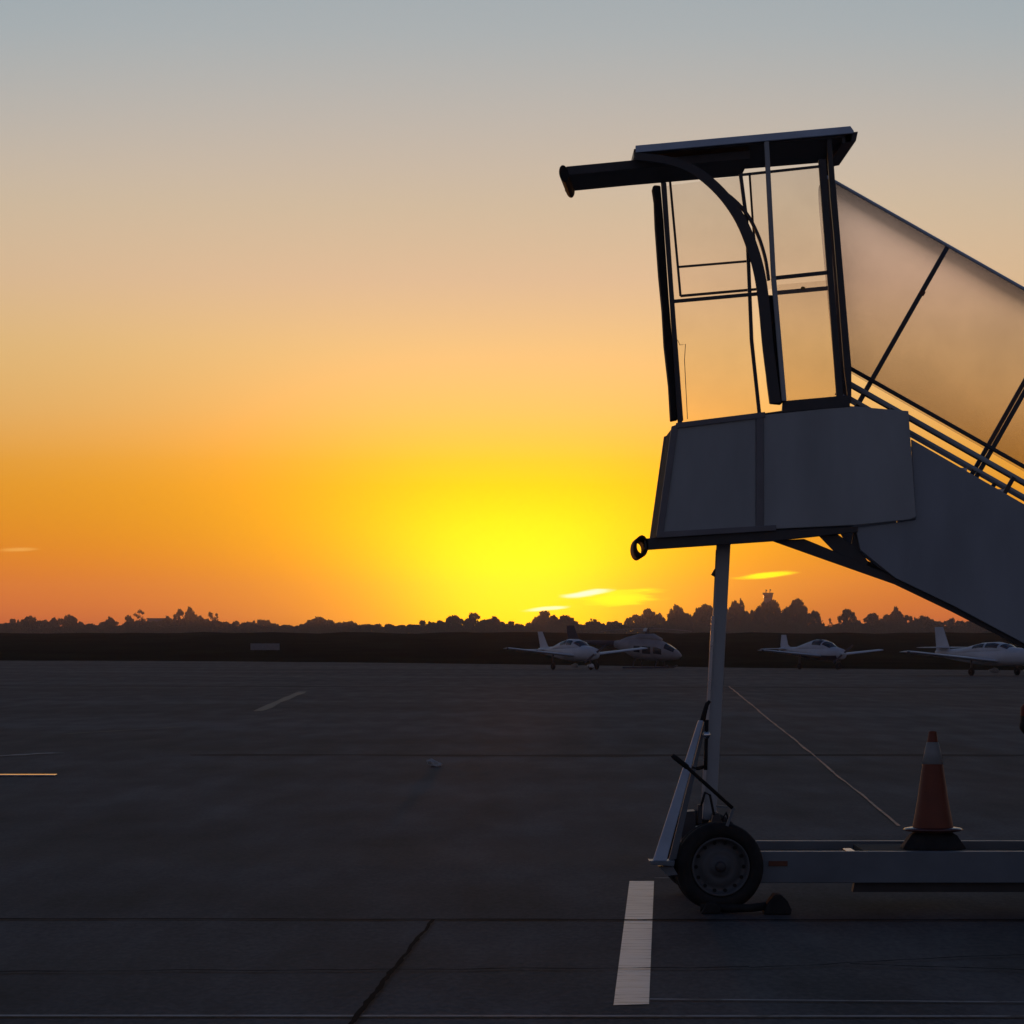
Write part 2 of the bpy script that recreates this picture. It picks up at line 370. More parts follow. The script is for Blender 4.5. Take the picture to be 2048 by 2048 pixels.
# ------------------------------------------------------------------ passenger stairs
YN, YF = 24.0, 25.22
O = Vector((W(1700, 1700, YN).x, 24.6, 0))
ST = thing('passenger_stairs', 'grey mobile boarding stairs with roofed cabin and translucent canopy tunnel', 'boarding stairs', O)
def part(name, bm, m, parent=None, smooth=False, bevel=0): return obj(name, bm, m, parent or ST, O, smooth, bevel)
def pbeam(bm, p, q, wpx, Y, d):
    beam(bm, W(*p, Y), W(*q, Y), wpx/F*Y, d)
# wheels
def wheel(cx, Y, r, w, steer=0, holes=False):
    c = Vector((cx, Y, r + .012)); m = Matrix.Translation(c) @ Matrix.Rotation(steer, 4, 'Z') @ Matrix.Rotation(R(90), 4, 'X')
    h = w/2; bm = BM()
    lathe(bm, [(r*.66, -h*.75), (r*.70, -h), (r*.86, -h*1.05), (r*.96, -h*.86), (r, -h*.55), (r, -h*.2), (r*.975, -h*.17), (r*.975, -h*.08), (r, -h*.05), (r, h*.05), (r*.975, h*.08), (r*.975, h*.17), (r, h*.2), (r, h*.55), (r*.96, h*.86), (r*.86, h*1.05), (r*.70, h), (r*.66, h*.75), (r*.66, -h*.75)], m, 48)
    t = part('wheel', bm, P_rub, smooth=True)
    bm = BM(); q = h*.62
    lathe(bm, [(r*.665, h*.8), (r*.66, h*.98), (r*.62, h*.98), (r*.60, h*.55), (r*.50, h*.30), (r*.43, h*.55), (r*.30, h*.62), (r*.22, h*.55), (r*.20, h*.72), (r*.10, h*.74), (0, h*.74)], m, 48)
    lathe(bm, [(r*.665, -h*.8), (r*.6, -h*.6), (0, -h*.5)], m, 32)
    rim = part('rim', bm, P_rim, t, smooth=True)
    for k in range(14 if holes else 0):
        a = 2*math.pi*k/14; bm = BM()
        lathe(bm, [(0, h*.50), (r*.042, h*.50), (r*.042, h*.40), (0, h*.40)], m @ Matrix.Translation((r*.545*math.cos(a), r*.545*math.sin(a), .004)), 10)
        part('rim_hole', bm, P_rub, t)
    bm = BM(); lathe(bm, [(r*.13, h*.70), (r*.12, h*.98), (r*.07, h*1.06), (0, h*1.06)], m, 20)
    part('hub_cap', bm, P_dark, t, smooth=True)
    return t
wr = .286
wheel(W(1437, 1735, 23.84).x, 23.84, wr, .18, R(8), True)
wheel(W(1437, 1735, 23.84).x - .02, 25.55, wr, .18, R(8))
rx = W(2250, 1735, 23.9).x
wheel(rx, 23.86, wr, .18); wheel(rx - .0, 25.5, wr, .18)
# chassis
XE = W(2930, 1700, YN).x
def wz(py): return W(1700, py, YN).z
xl = W(1415, 1700, YN).x
zt, zb = wz(1703), wz(1766)
bm = BM()
prism(bm, [(xl, YN, zb), (XE, YN, zb), (XE, YN, zt), (xl, YN, zt)], YN, YN+.07)
prism(bm, [(W(1708, 1766, YN).x, YN+.01, zb-.065), (XE, YN+.01, zb-.065), (XE, YN+.01, zb), (W(1712, 1766, YN).x, YN+.01, zb)], YN+.012, YN+.06) if False else None
ch = part('chassis', bm, P_chass, bevel=.006)
bm = BM(); yf = 25.22; zf = W(1700, 1682, yf).z
prism(bm, [(xl, yf, zf-.06), (XE, yf, zf-.06), (XE, yf, zf), (xl, yf, zf)], yf, yf+.07)
part('side_rail', bm, P_chass, ch, bevel=.006)
def cross(px, wid, z0, z1, m, y0=YN+.072, y1=yf-.002, nm='crossmember'):
    x = W(px, 1700, YN).x; bm = BM(); prism(bm, [(x, y0, z0), (x+wid, y0, z0), (x+wid, y0, z1), (x, y0, z1)], y0, y1); return part(nm, bm, m, ch, bevel=.004)
cross(1697, .055, zt-.10, zt-.002, P_steel, y1=24.42)
cross(1450, .09, zt-.12, zt-.03, P_dark)
cross(2120, .08, zt-.1, zt-.006, P_chass); cross(2400, .08, zt-.1, zt-.006, P_chass); cross(2800, .08, zt-.1, zt-.006, P_chass)
cross(1738, .66, zt-.05, zt-.012, P_rub, y0=YN+.16, y1=yf-.1, nm='deck_plate')
bm = BM(); x0 = W(1537, 1700, YN).x; x1 = W(1575, 1700, YN).x
prism(bm, [(x0, YN-.008, wz(1732)), (x1, YN-.008, wz(1732)), (x1, YN-.008, wz(1722)), (x0, YN-.008, wz(1722))], YN-.008, YN-.001)
part('reflector', bm, P_refl, ch)
bm = BM(); tube(bm, [(W(1437, 1735, 23.84).x, 23.9, wr+.01), (W(1437, 1735, 23.84).x, 25.5, wr+.01)], .035); part('axle', bm, P_dark, ch)
bm = BM(); tube(bm, [(rx, 23.9, wr+.01), (rx, 25.5, wr+.01)], .035); part('axle', bm, P_dark, ch)
bm = BM(); prism(bm, [(W(1708, 1766, YN).x, YN+.09, zb-.065), (XE, YN+.09, zb-.065), (XE, YN+.09, zb), (W(1712, 1766, YN).x, YN+.09, zb)], YN+.09, YN+.2); part('lower_rail', bm, P_dark, ch)
# steering gear over the front axle
bm = BM(); prism(bm, [(1366, 1624), (1391, 1622), (1392, 1690), (1362, 1690)], 24.05, 24.3); prism(bm, [(1396, 1609), (1405, 1612), (1404, 1648), (1396, 1648)], 24.06, 24.12)
prism(bm, [(1427, 1629), (1438, 1626), (1443, 1640), (1452, 1690), (1412, 1690)], 24.05, 24.35); prism(bm, [(1388, 1660), (1420, 1660), (1420, 1700), (1388, 1700)], 24.0, 24.5)
part('turntable', bm, P_dark, bevel=.004)
# lifting column
bm = BM(); Yc = 24.30; wq = 27/F*Yc
a = W(1447, 1086, Yc); b = W(1418, 1640, Yc); beam(bm, a, b, wq, .095)
col = part('lift_column', bm, P_grey, bevel=.008)
bm = BM(); beam(bm, W(1434.5, 1100, Yc), W(1429, 1215, Yc), .018, .05); beam(bm, W(1433, 1140, Yc), W(1426, 1152, Yc), .03, .03); part('guide_rail', bm, P_dark, col)
bm = BM(); beam(bm, W(1426, 1232, Yc-.062), W(1406, 1604, Yc-.062), .021, .022); part('hydraulic_ram', bm, P_steel, col)  # bright steel strip added to stand for light on the column's left edge
bm = BM(); tube(bm, [W(1402, 1612, 24.02), W(1410, 1585, 24.05), W(1420, 1590, 24.1), W(1428, 1630, 24.05)], .008, 8); tube(bm, [W(1444, 1640, 24.03), W(1452, 1625, 24.06), W(1462, 1650, 24.06), W(1466, 1680, 24.03)], .008, 8); part('hydraulic_hose', bm, P_rub, col, smooth=True)
# tow bar folded up
bm = BM(); prism(bm, [(1397, 1441), (1407, 1441), (1333, 1722), (1306, 1722)], 23.70, 23.76)
tb = part('tow_bar', bm, P_blue, bevel=.006)
bm = BM(); prism(bm, [(1408, 1443), (1413, 1445), (1353, 1718), (1337, 1722)], 23.77, 23.81); part('tow_bar_arm', bm, P_chass, tb, bevel=.004)
bm = BM(); prism(bm, [(1298, 1722), (1350, 1722), (1348, 1733), (1302, 1729)], 23.66, 23.9); prism(bm, [(1316, 1733), (1346, 1733), (1356, 1750), (1336, 1752)], 23.72, 23.85); part('tow_bar_pivot', bm, P_chass, tb, bevel=.004)
bm = BM(); tube(bm, [W(1405, 1443, 23.74), W(1409, 1425, 23.74), W(1414, 1408, 23.74), W(1420, 1402, 23.74)], [.018, .016, .014, .01]); tube(bm, [W(1414, 1440, 23.74), W(1412, 1500, 23.76), W(1411, 1540, 23.76)], .012); tube(bm, [W(1384, 1535, 23.78), W(1396, 1537, 23.78), W(1409, 1533, 23.78)], .012)
part('tow_hook', bm, P_rub, tb, smooth=True)
bm = BM(); bmesh.ops.create_icosphere(bm, subdivisions=3, radius=.025, matrix=Matrix.Translation(W(1413, 1470, 23.72))); part('tow_bar_glint_ball', bm, P_chrome, tb, smooth=True)  # polished ball added so that the bar shows a glint
# brake lever
bm = BM(); tube(bm, [W(1344, 1510, 23.6), W(1350, 1515, 23.6), W(1374, 1534, 23.61), W(1376, 1536, 23.61), W(1465, 1616, 23.65)], [.013, .017, .017, .012, .012])
bl = part('brake_lever', bm, P_rub, smooth=True)
bm = BM(); beam(bm, W(1468, 1614, 23.66), W(1454, 1652, 23.66), .018, .02); beam(bm, W(1432, 1612, 23.66), W(1454, 1614, 23.66), .012, .02); part('lever_bracket', bm, P_chass, bl)

# platform floor
bm = BM(); prism(bm, [(1289, 1077), (1550, 1061), (1716, 1053), (1716, 1064), (1550, 1082), (1289, 1100)], YN+.02, YN+.12)
prism(bm, [(1312, 1070), (1550, 1056), (1712, 1047), (1712, 1050), (1550, 1060), (1312, 1078)], YN+.122, YF-.03)
fl = part('platform_floor', bm, P_dark, bevel=.004)
# hollow rubber bumper at the platform nose
def ring_pipe(bm, cx, cz, rx, rz, ix, iz, y0, y1, ox=0, oz=0, seg=28, rot=0):
    L = []
    for y in (y0, y1):
        for (a, b, dx, dz) in ((rx, rz, 0, 0), (ix, iz, ox, oz)):
            ring = []
            for k in range(seg):
                t = 2*math.pi*k/seg; u, w = a*math.cos(t), b*math.sin(t)
                ring.append(bm.verts.new((cx + dx + u*math.cos(rot) - w*math.sin(rot), y, cz + dz + u*math.sin(rot) + w*math.cos(rot))))
            L.append(ring)
    A, B, C, D = L
    for k in range(seg):
        j = (k+1) % seg
        for q in ((A[k], A[j], B[j], B[k]), (C[j], C[k], D[k], D[j]), (A[j], A[k], C[k], C[j]), (B[k], B[j], D[j], D[k])): bm.faces.new(q)
s1 = YN/F
bm = BM(); c = W(1284, 1092, YN); ring_pipe(bm, c.x, c.z, 12.8*s1, 22*s1, 10*s1, 14.5*s1, YN+.02, YN+1.1, oz=0)
part('bumper', bm, P_rub, fl, smooth=True)
# side panels of the platform
def mirror_part(fn, name, m, parent=None, **kw):
    for y0, y1 in ((YN, YN+.028), (YF-.028, YF)):
        bm = BM(); fn(bm, y0, y1); part(name, bm, m, parent, **kw)
def at_far(pts):
    return [tuple(W(p[0], p[1], YN)) for p in pts]
PL = [(1350, 854), (1512, 832), (1512, 1058), (1318, 1073)]
PR = [(1527, 830), (1700, 812), (1817, 822), (1832, 1034), (1820, 1039), (1712, 1050), (1527, 1059)]
for y0, y1 in ((YN, YN+.028), (YF-.028, YF)):
    bm = BM()
    for P_ in (PL,):
        q = [Vector(p) for p in at_far(P_)]
        prism(bm, [(p.x, y0, p.z) for p in q], y0, y1)
    sp = part('side_panel', bm, P_grey, bevel=.004)
    bm = BM(); prism(bm, [(p[0], y0, p[2]) for p in at_far(PR)], y0, y1); part('side_panel', bm, P_grey, bevel=.004)
    # frame strips round the panels
    bm = BM(); dy0, dy1 = (y0-.012, y1+.004)
    for P_ in ([(1512, 832), (1527, 830), (1527, 1059), (1512, 1060)], [(1343, 853), (1357, 848), (1326, 1072), (1312, 1074)], [(1352, 846), (1530, 824), (1530, 835), (1352, 857)], [(1314, 1064), (1552, 1050), (1552, 1061), (1314, 1076)]):
        prism(bm, [(p[0], dy0, p[2]) for p in at_far(P_)], dy0, dy1)
        dy0 -= .002; dy1 += .002
    part('panel_frame', bm, P_frame, bevel=.003)
# front edge pad of the platform
bm = BM(); prism(bm, [(1345, 855), (1353, 853), (1321, 1073), (1312, 1074)], YN+.03, YF-.03); part('front_panel', bm, P_rub)
# stair stringers, steps
XB = 2900
def topl(x): return 876 + .5776*(x - 1821)
def botl(x): return 1161 + .521*(x - 1808)
P_string = mat('stringer_paint', (.34, .37, .40), .45, var=.12, scale=2.2, stretch=(1.6, 1, .5), detail=9)
SG = [(1712, 1056), (1832, 1040), (1824, 878), (2048, topl(2048)), (XB, topl(XB)), (XB, botl(XB)), (2048, botl(2048)), (1909, 1212), (1792, 1156), (1722, 1100)]
for y0, y1 in ((YN+.031, YN+.075), (YF-.085, YF-.04)):
    up = 0 if y0 < YN+.1 else 27
    bm = BM(); prism(bm, [(p[0], y0, p[2]) for p in at_far([(a, b - (up if i > 4 else 0)) for i, (a, b) in enumerate(SG)])], y0, y1); part('stringer', bm, P_string, bevel=.004)
bm = BM()
nst = 15
for k in range(nst):
    x = 1850 + k*74; y = topl(x) + 46
    q = W(x, y, YN); box(bm, (q.x + .14, (YN+YF)/2, q.z), (.29, YF-YN-.172, .03))
part('step_tread', bm, P_steel, bevel=.004)
# under trusses
for y0 in (YN+.078, YF-.08):
    bm = BM(); near = y0 < YN+.1
    PS = [[(1546, 1081), (1610, 1077), (1671, 1102), (1735, 1130), (1798, 1154), (1912, 1209), (2048, botl(2048)-4), (XB, botl(XB)-4), (XB, botl(XB)+8), (2048, botl(2048)+9), (1909, 1224), (1792, 1168), (1650, 1118)]]
    if near: PS += [[(1640, 1070), (1678, 1068), (1720, 1098), (1740, 1124), (1735, 1132), (1671, 1102)], [(1712, 1056), (1722, 1056), (1722, 1112), (1705, 1090)]]
    for P_ in PS:
        if not near: P_ = [(1745, 1130)] + P_[4:-1] + [(1752, 1150)]
        prism(bm, [(p[0], y0, p[2]) for p in at_far([(a, b - (0 if near else 27)) for a, b in P_])], y0, y0+.05); y0 += .003
    part('under_truss', bm, P_dark, bevel=.003)
# cabin roof
bm = BM(); RW = [(1271, 291), (1701, 252), (1708, 262), (1707, 266), (1272, 305)]
prism(bm, RW, YN-.05, YN-.005); 
rf = part('roof', bm, P_blue, bevel=.003)
bm = BM(); q = at_far([(1272, 296), (1703, 258), (1705, 274), (1273, 309)]); prism(bm, [(p[0], YN, p[2]) for p in q], YN-.003, YF+.02)
prism(bm, [W(1684, 272, YN), W(1705, 268, YN), W(1703, 284, YN), W(1684, 288, YN)], YN+.0, YF+.02)
prism(bm, [W(1690, 266, YN), W(1716, 263, YN), W(1712, 282, YN), W(1690, 286, YN)], YF-.5, YF+.016)
part('roof_deck', bm, P_dark, rf, bevel=.003)
bm = BM(); q = at_far([(1268, 298), (1275, 297), (1275, 312), (1268, 313)]); prism(bm, [(p[0], YN, p[2]) for p in q], YN+.1, YF); part('roof_trim', bm, P_dark, rf)
# sliding hood with its rubber nose
bm = BM(); prism(bm, [(1132, 333), (1268, 320), (1500, 300), (1500, 318), (1268, 338), (1134, 351)], YN+.12, YF-.22)
hd = part('hood', bm, P_dark, bevel=.004)
bm = BM(); q = []
for yy, dx in ((YN+.10, 0), (YF-.24, 17)):
    q.append([bm.verts.new(W(1128 + dx + 9.5*math.cos(2*math.pi*j/24) + 2*math.sin(2*math.pi*j/24), 343 + 17*math.sin(2*math.pi*j/24), YN)) for j in range(24)])
    for v in q[-1]: v.co.y = yy
bm.faces.new(q[0]); bm.faces.new(q[1][::-1])
for j in range(24): bm.faces.new((q[0][j], q[1][j], q[1][(j+1) % 24], q[0][(j+1) % 24]))
part('hood_bumper', bm, P_rub, hd, smooth=False, bevel=.006)
# cabin frame
def lbar(bm, pts, wpx, Y, d):
    for p, q in zip(pts, pts[1:]): pbeam(bm, p, q, wpx, Y, d)
FY = YF-.06
fr = BM(); pbeam(fr, (1328, 366), (1360, 846), 9, YN+.02, .05); part('corner_post', fr, P_dark, bevel=.004)
fr = BM(); pbeam(fr, (1326, 362), (1362, 842), 9, FY, .05); part('corner_post', fr, P_dark, bevel=.004)
fr = BM()
prism(fr, [(1305, 373), (1309, 370), (1321, 371), (1327, 440), (1338, 600), (1357, 838), (1342, 841), (1338, 770), (1329, 690), (1325, 620), (1318, 548), (1311, 450), (1309, 400)], YN+.03, YN+.22)
part('edge_pad', fr, P_rub, bevel=.008)
fr = BM(); pbeam(fr, (1532, 268), (1547, 555), 9.5, YN-.02, .04); pbeam(fr, (1547, 555), (1568, 802), 10, YN-.018, .04); part('middle_post', fr, P_grey, bevel=.004)
fr = BM(); prism(fr, [(1637, 318), (1652, 318), (1667, 550), (1687, 800), (1674, 800), (1655, 550)], YN+.0, YN+.05); part('rear_post', fr, P_dark, bevel=.004)
fr = BM(); prism(fr, [(1653, 272), (1663, 271), (1667, 345), (1672, 372), (1687, 550), (1703, 735), (1703, 806), (1697, 806), (1689, 740), (1668, 470), (1661, 395)], YN+.005, YN+.06); part('rear_post', fr, P_dark, bevel=.004)
fr = BM(); prism(fr, [(1648, 320), (1668, 330), (1684, 550), (1699, 800), (1684, 800), (1668, 550)], YF-.08, YF-.03); part('rear_post', fr, P_dark, bevel=.004)
# window frames (far wall thin frame, near wall rails)
fr = BM(); lbar(fr, [(1340, 362), (1361, 592)], 4.5, FY, .03); lbar(fr, [(1357, 534), (1512, 521)], 4, FY-.002, .028); lbar(fr, [(1361, 592), (1519, 578)], 4.8, FY+.002, .028)
lbar(fr, [(1499, 346), (1506, 450), (1519, 578)], 4, FY+.004, .026)
part('window_frame', fr, P_dark)
fr = BM(); lbar(fr, [(1346, 603), (1524, 587)], 6.5, YN+.022, .04); part('cabin_rail', fr, P_dark)
fr = BM(); lbar(fr, [(1481, 348), (1493, 440), (1497, 527), (1503, 681), (1519, 830)], 7, YN+.026, .036); part('window_post', fr, P_dark)
fr = BM(); lbar(fr, [(1481, 350), (1638, 333)], 4.8, YN+.024, .03); part('cabin_rail', fr, P_dark)
fr = BM(); lbar(fr, [(1551, 556), (1656, 545)], 7.5, YN+.02, .03); part('cabin_rail', fr, P_dark)
fr = BM(); lbar(fr, [(1551, 586), (1660, 576)], 8, FY, .03); part('cabin_rail', fr, P_grey)
fr = BM(); prism(fr, [(1566, 802), (1700, 790), (1700, 814), (1640, 818), (1564, 826)], YN-.004, YN+.06); part('cabin_sill', fr, P_dark, bevel=.003)
fr = BM(); prism(fr, [(1360, 845), (1530, 826), (1566, 821), (1566, 830), (1360, 855)], YN+.032, YN+.07); part('cabin_sill', fr, P_dark)
# curved concertina arms
def arc_pts(ps):
    out = []
    for i in range(len(ps)-1):
        p0, p1, p2, p3 = ps[max(i-1, 0)], ps[i], ps[i+1], ps[min(i+2, len(ps)-1)]
        for s in range(4):
            t = s/4; f = lambda a, b, c, d: .5*((2*b) + (-a + c)*t + (2*a - 5*b + 4*c - d)*t*t + (-a + 3*b - 3*c + d)*t**3)
            out.append((f(p0[0], p1[0], p2[0], p3[0]), f(p0[1], p1[1], p2[1], p3[1])))
    return out + [ps[-1]]
def ribbon(bm, pts, wpx, Y0, Y1):
    n = len(pts); A = []; B = []
    for i, p in enumerate(pts):
        a, b = pts[max(i-1, 0)], pts[min(i+1, n-1)]; dx, dy = b[0]-a[0], b[1]-a[1]; L = math.hypot(dx, dy)
        w = (wpx[i] if isinstance(wpx, list) else wpx)/2
        A.append((p[0] - dy/L*w, p[1] + dx/L*w)); B.append((p[0] + dy/L*w, p[1] - dx/L*w))
    for i in range(n-1):
        va = [W(*q, Y0) for q in (A[i], A[i+1], B[i+1], B[i])]
        f_ = [bm.verts.new(v) for v in va]; b_ = [bm.verts.new((v.x, Y1, v.z)) for v in va]
        bm.faces.new(f_); bm.faces.new(b_[::-1])
        for k in range(4): bm.faces.new((f_[k], b_[k], b_[(k+1) % 4], f_[(k+1) % 4]))
    bmesh.ops.remove_doubles(bm, verts=bm.verts, dist=.0005)
ARC = arc_pts([(1270, 312), (1330, 319), (1375, 333), (1412, 356), (1450, 393), (1482, 440), (1505, 495), (1520, 550), (1529, 615), (1537, 700), (1551, 806)])
fr = BM(); ribbon(fr, ARC, [14 + min(8, i*.35) for i in range(len(ARC))], YN-.05, YN-.008); part('curved_arm', fr, P_dark)
ARC2 = arc_pts([(1410, 362), (1455, 388), (1492, 424), (1516, 468), (1531, 515), (1538, 560)])
fr = BM(); ribbon(fr, ARC2, 5.5, YN-.03, YN+.03); part('curved_arm', fr, P_dark)
fr = BM(); prism(fr, [(1524, 590), (1545, 590), (1569, 800), (1563, 808), (1541, 806), (1535, 760), (1530, 690), (1527, 640)], YN-.004, YN+.12); part('edge_pad', fr, P_rub, bevel=.006)
# glazing
def pane(pts, Y, m=P_pane): 
    bm = BM(); prism(bm, pts, Y, Y+.006); return part('pane', bm, m)
pane([(1330, 372), (1481, 352), (1497, 527), (1519, 828), (1362, 843)], YN+.04)
pane([(1500, 350), (1530, 346), (1548, 575), (1521, 585)], YN+.043)
pane([(1535, 345), (1640, 335), (1662, 550), (1683, 792), (1567, 802), (1548, 575)], YN+.04)
pane([(1552, 570), (1662, 560), (1683, 792), (1567, 802)], FY-.03)
bm = BM(); tube(bm, [W(1355, 680, YN+.03), W(1360, 690, YN+.03), W(1371, 688, YN+.03), W(1369, 720, YN+.03), W(1372, 780, YN+.03), W(1375, 838, YN+.03)], .0022, 6); part('dangling_cord', bm, P_dark)
bm = BM(); bmesh.ops.create_icosphere(bm, subdivisions=2, radius=1, matrix=Matrix.Translation(W(1606, 576, FY-.045)) @ Matrix.Diagonal((.016, .004, .011, 1))); part('sticker', bm, P_tape)
# handrails
def raily(k, x): return {0: 733, 1: 764, 2: 793}[k] + .566*(x - 1701)
RB = 2900
for y0 in (YN+.10, YF-.17):
    for k, w_ in ((0, 8.5), (1, 9.5), (2, 8)):
        bm = BM(); a = W(1700, raily(k, 1700), YN); b = W(RB, raily(k, RB), YN); a.y = b.y = y0; tube(bm, [a, b], w_/2*s1, 12); part('handrail', bm, P_grey if k else P_dark, smooth=True)
# canopy: arched translucent tunnel over the stairs, ribs across it
sdir = Vector((1, 0, -.5705)).normalized(); ndir = Vector((.5705, 0, 1)).normalized()
Y1c, Y2c = YN+.14, YF-.20
p0 = W(1700, 733, YN); p0.y = 0
ctop = W(1787, 412, YN); ctop.y = 0
H = (ctop - p0).dot(ndir)
rad = .20
cs = [(Y1c, -.02)] + [(Y1c, H - rad)] + [(Y1c + rad - rad*math.cos(t), H - rad + rad*math.sin(t)) for t in [R(a) for a in range(10, 91, 10)]]
cs = cs + [(Y1c + Y2c - y, h) for y, h in cs[::-1]]; cs[-1] = (Y2c, .10)
def cpt(s, y, h): p = p0 + sdir*s + ndir*h; return Vector((p.x, y, p.z))
SB = 5.6
# the upper end meets the cabin post: it starts at a slanted cut
def start_s(h): return -.01 + h*(-.70)
bm = BM(); th = .006
svals = [0, .02] + [i*.35 for i in range(1, 17)]
rows = []
for y, h in cs:
    s0 = start_s(max(h, 0))
    rows.append([bm.verts.new(cpt(s0 + (SB - s0)*i/16, y, h)) for i in range(17)])
for A, B in zip(rows, rows[1:]):
    for i in range(16): bm.faces.new((A[i], A[i+1], B[i+1], B[i]))
cn = part('canopy', bm, P_canopy, smooth=True)
sol = cn.modifiers.new('thickness', 'SOLIDIFY'); sol.thickness = .005
bm = BM()
tube(bm, [cpt(start_s(H), Y1c+rad*.55, H-.012), cpt(SB, Y1c+rad*.55, H-.012)], .011, 10); part('canopy_ridge', bm, P_blue, cn)
def rib_at(s):
    bm = BM(); prev = None
    for (y, h), (y2, h2) in zip(cs, cs[1:]):
        a = cpt(s + .042*(y - Y1c)/(Y2c - Y1c), y, h - .012); b = cpt(s + .042*(y2 - Y1c)/(Y2c - Y1c), y2, h2 - .012)
        yy = .03
        d = (b - a).normalized(); x = sdir; z = d.cross(x).normalized()
        m = Matrix((x, z, d)).transposed(); box(bm, (a + b)/2 , (.030, .022, (b-a).length + .008), m)
    for y, ds in ((Y1c, 0), (Y2c, .042)): beam(bm, cpt(s + ds, y, -.30), cpt(s + ds, y, .11), .030, .035)
    return part('canopy_rib', bm, P_dark, cn)
# where rib one crosses the top rail
r1 = W(1748, 757, YN); s_r1 = (Vector((r1.x, 0, r1.z)) - p0).dot(sdir)
r2 = W(1992, 892, YN); s_r2 = (Vector((r2.x, 0, r2.z)) - p0).dot(sdir)
for k in range(6):
    s = s_r1 + (s_r2 - s_r1)*k
    rib_at(s)
    for y in (YN+.10, YF-.17):
        for ds in (.21,):
            bm = BM(); beam(bm, cpt(s + ds, y, -.34), cpt(s + ds, y, -.08), .028, .028); part('baluster', bm, P_dark)
bm = BM(); beam(bm, cpt(s_r1+.005, Y1c-.016, H*.62), cpt(s_r1+.005, Y1c-.016, H*.65), .033, .006); part('rib_sticker', bm, P_refl, cn)
# strut beyond the frame edge
bm = BM(); xs_ = W(2105, 1700, 24.6).x; beam(bm, (xs_, 24.6, zt-.02), (xs_, 24.6, W(2105, botl(2105), YN).z+.02), .07, .07); part('support_strut', bm, P_grey, bevel=.005)
xs_ = W(2750, 1700, 24.6).x; bm = BM(); beam(bm, (xs_, 24.6, zt-.02), (xs_, 24.6, W(2750, botl(2750), YN).z+.05), .07, .9); part('support_strut', bm, P_grey, bevel=.005)

# ------------------------------------------------------------------ things round the stairs
c = W(2075, 1430, 24.45)
EX = thing('fire_extinguisher', 'red and black cylinder hanging under the stairs, cut off by the right edge', 'extinguisher', (c.x, c.y, c.z))
bm = BM(); lathe(bm, [(0, .13), (.03, .13), (.06, .11), (.112, .05), (.112, -.005)], seg=28); obj('tank', bm, P_red, EX, smooth=True)
bm = BM(); lathe(bm, [(.113, -.005), (.114, -.05), (.12, -.06), (.12, -.09), (.09, -.13), (.05, -.15), (0, -.15)], seg=28); obj('base', bm, P_rub, EX, smooth=True)
bm = BM(); box(bm, (0, 0, .16), (.05, .03, .06)); box(bm, (.03, 0, .20), (.14, .02, .015)); obj('valve', bm, P_dark, EX)

# traffic cone on the chassis deck
Yk = 24.55
c = W(1866, 1690, Yk); zc = zt - .012
k = Yk/F
CN = thing('traffic_cone', 'orange traffic cone with one white band standing on the stairs chassis', 'traffic cone', (c.x, Yk, zc))
hB = (W(0, 1662, Yk).z - zc)
def zz(py): return W(1866, py, Yk).z - zc
bm = BM(); lathe(bm, [(60*k, 0), (68*k, 0), (67*k, .012), (58*k, zz(1681)), (50*k, zz(1670)), (40*k, zz(1664)), (0, zz(1664))], seg=8, m=Matrix.Rotation(R(22.5), 4, 'Z')); obj('base', bm, P_rub, CN, bevel=.004)
bm = BM(); lathe(bm, [(36*k, zz(1664)), (54*k, zz(1662)), (60*k, zz(1659)), (56*k, zz(1656)), (44*k, zz(1654)), (38*k, zz(1654))], seg=40); obj('flange', bm, P_gloss, CN, smooth=True)
def rc(py):
    P_ = [(1463, 8.2), (1484, 11), (1528, 20.5), (1600, 31), (1655, 41)]
    for a, b in zip(P_, P_[1:]):
        if py <= b[0]: return (a[1] + (b[1]-a[1])*(py-a[0])/(b[0]-a[0]))*k
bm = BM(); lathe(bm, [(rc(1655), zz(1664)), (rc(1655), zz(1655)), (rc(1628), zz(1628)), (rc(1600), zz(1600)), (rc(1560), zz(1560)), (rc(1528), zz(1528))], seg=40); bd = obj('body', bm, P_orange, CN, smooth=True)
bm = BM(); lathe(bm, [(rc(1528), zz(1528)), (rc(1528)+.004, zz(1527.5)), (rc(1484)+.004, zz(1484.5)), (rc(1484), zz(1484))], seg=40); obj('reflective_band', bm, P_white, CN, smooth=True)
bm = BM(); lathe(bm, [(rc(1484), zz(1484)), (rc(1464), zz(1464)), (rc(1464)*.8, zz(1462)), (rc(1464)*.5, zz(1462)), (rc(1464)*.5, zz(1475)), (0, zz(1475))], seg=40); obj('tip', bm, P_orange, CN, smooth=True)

# wheel chock
c = W(1552, 1826, 23.56)
CK = thing('wheel_chock', 'black rubber chock pushed against front wheel of boarding stairs', 'wheel chock', (c.x, 23.56, .012))
kk = 23.56/F
bm = BM(); prism(bm, [(-26*kk, -.07, 0), (28*kk, -.07, 0), (30*kk, -.07, .03), (22*kk, -.07, .085), (10*kk, -.07, .125), (-4*kk, -.07, .128), (-18*kk, -.07, .07)], -.07, .12); obj('wedge', bm, P_rub, CK, bevel=.008)
bm = BM(); tube(bm, [(-20*kk, 0, .05), (-50*kk, .03, .035), (-95*kk, .05, .03), (-150*kk, .06, .035)], .026); obj('strap', bm, P_rub, CK, smooth=True)
bm = BM(); prism(bm, [(-150*kk, -.02, 0), (-112*kk, -.02, 0), (-110*kk, -.02, .05), (-126*kk, -.02, .075), (-140*kk, -.02, .06)], -.02, .12); obj('wedge', bm, P_rub, CK, bevel=.008)

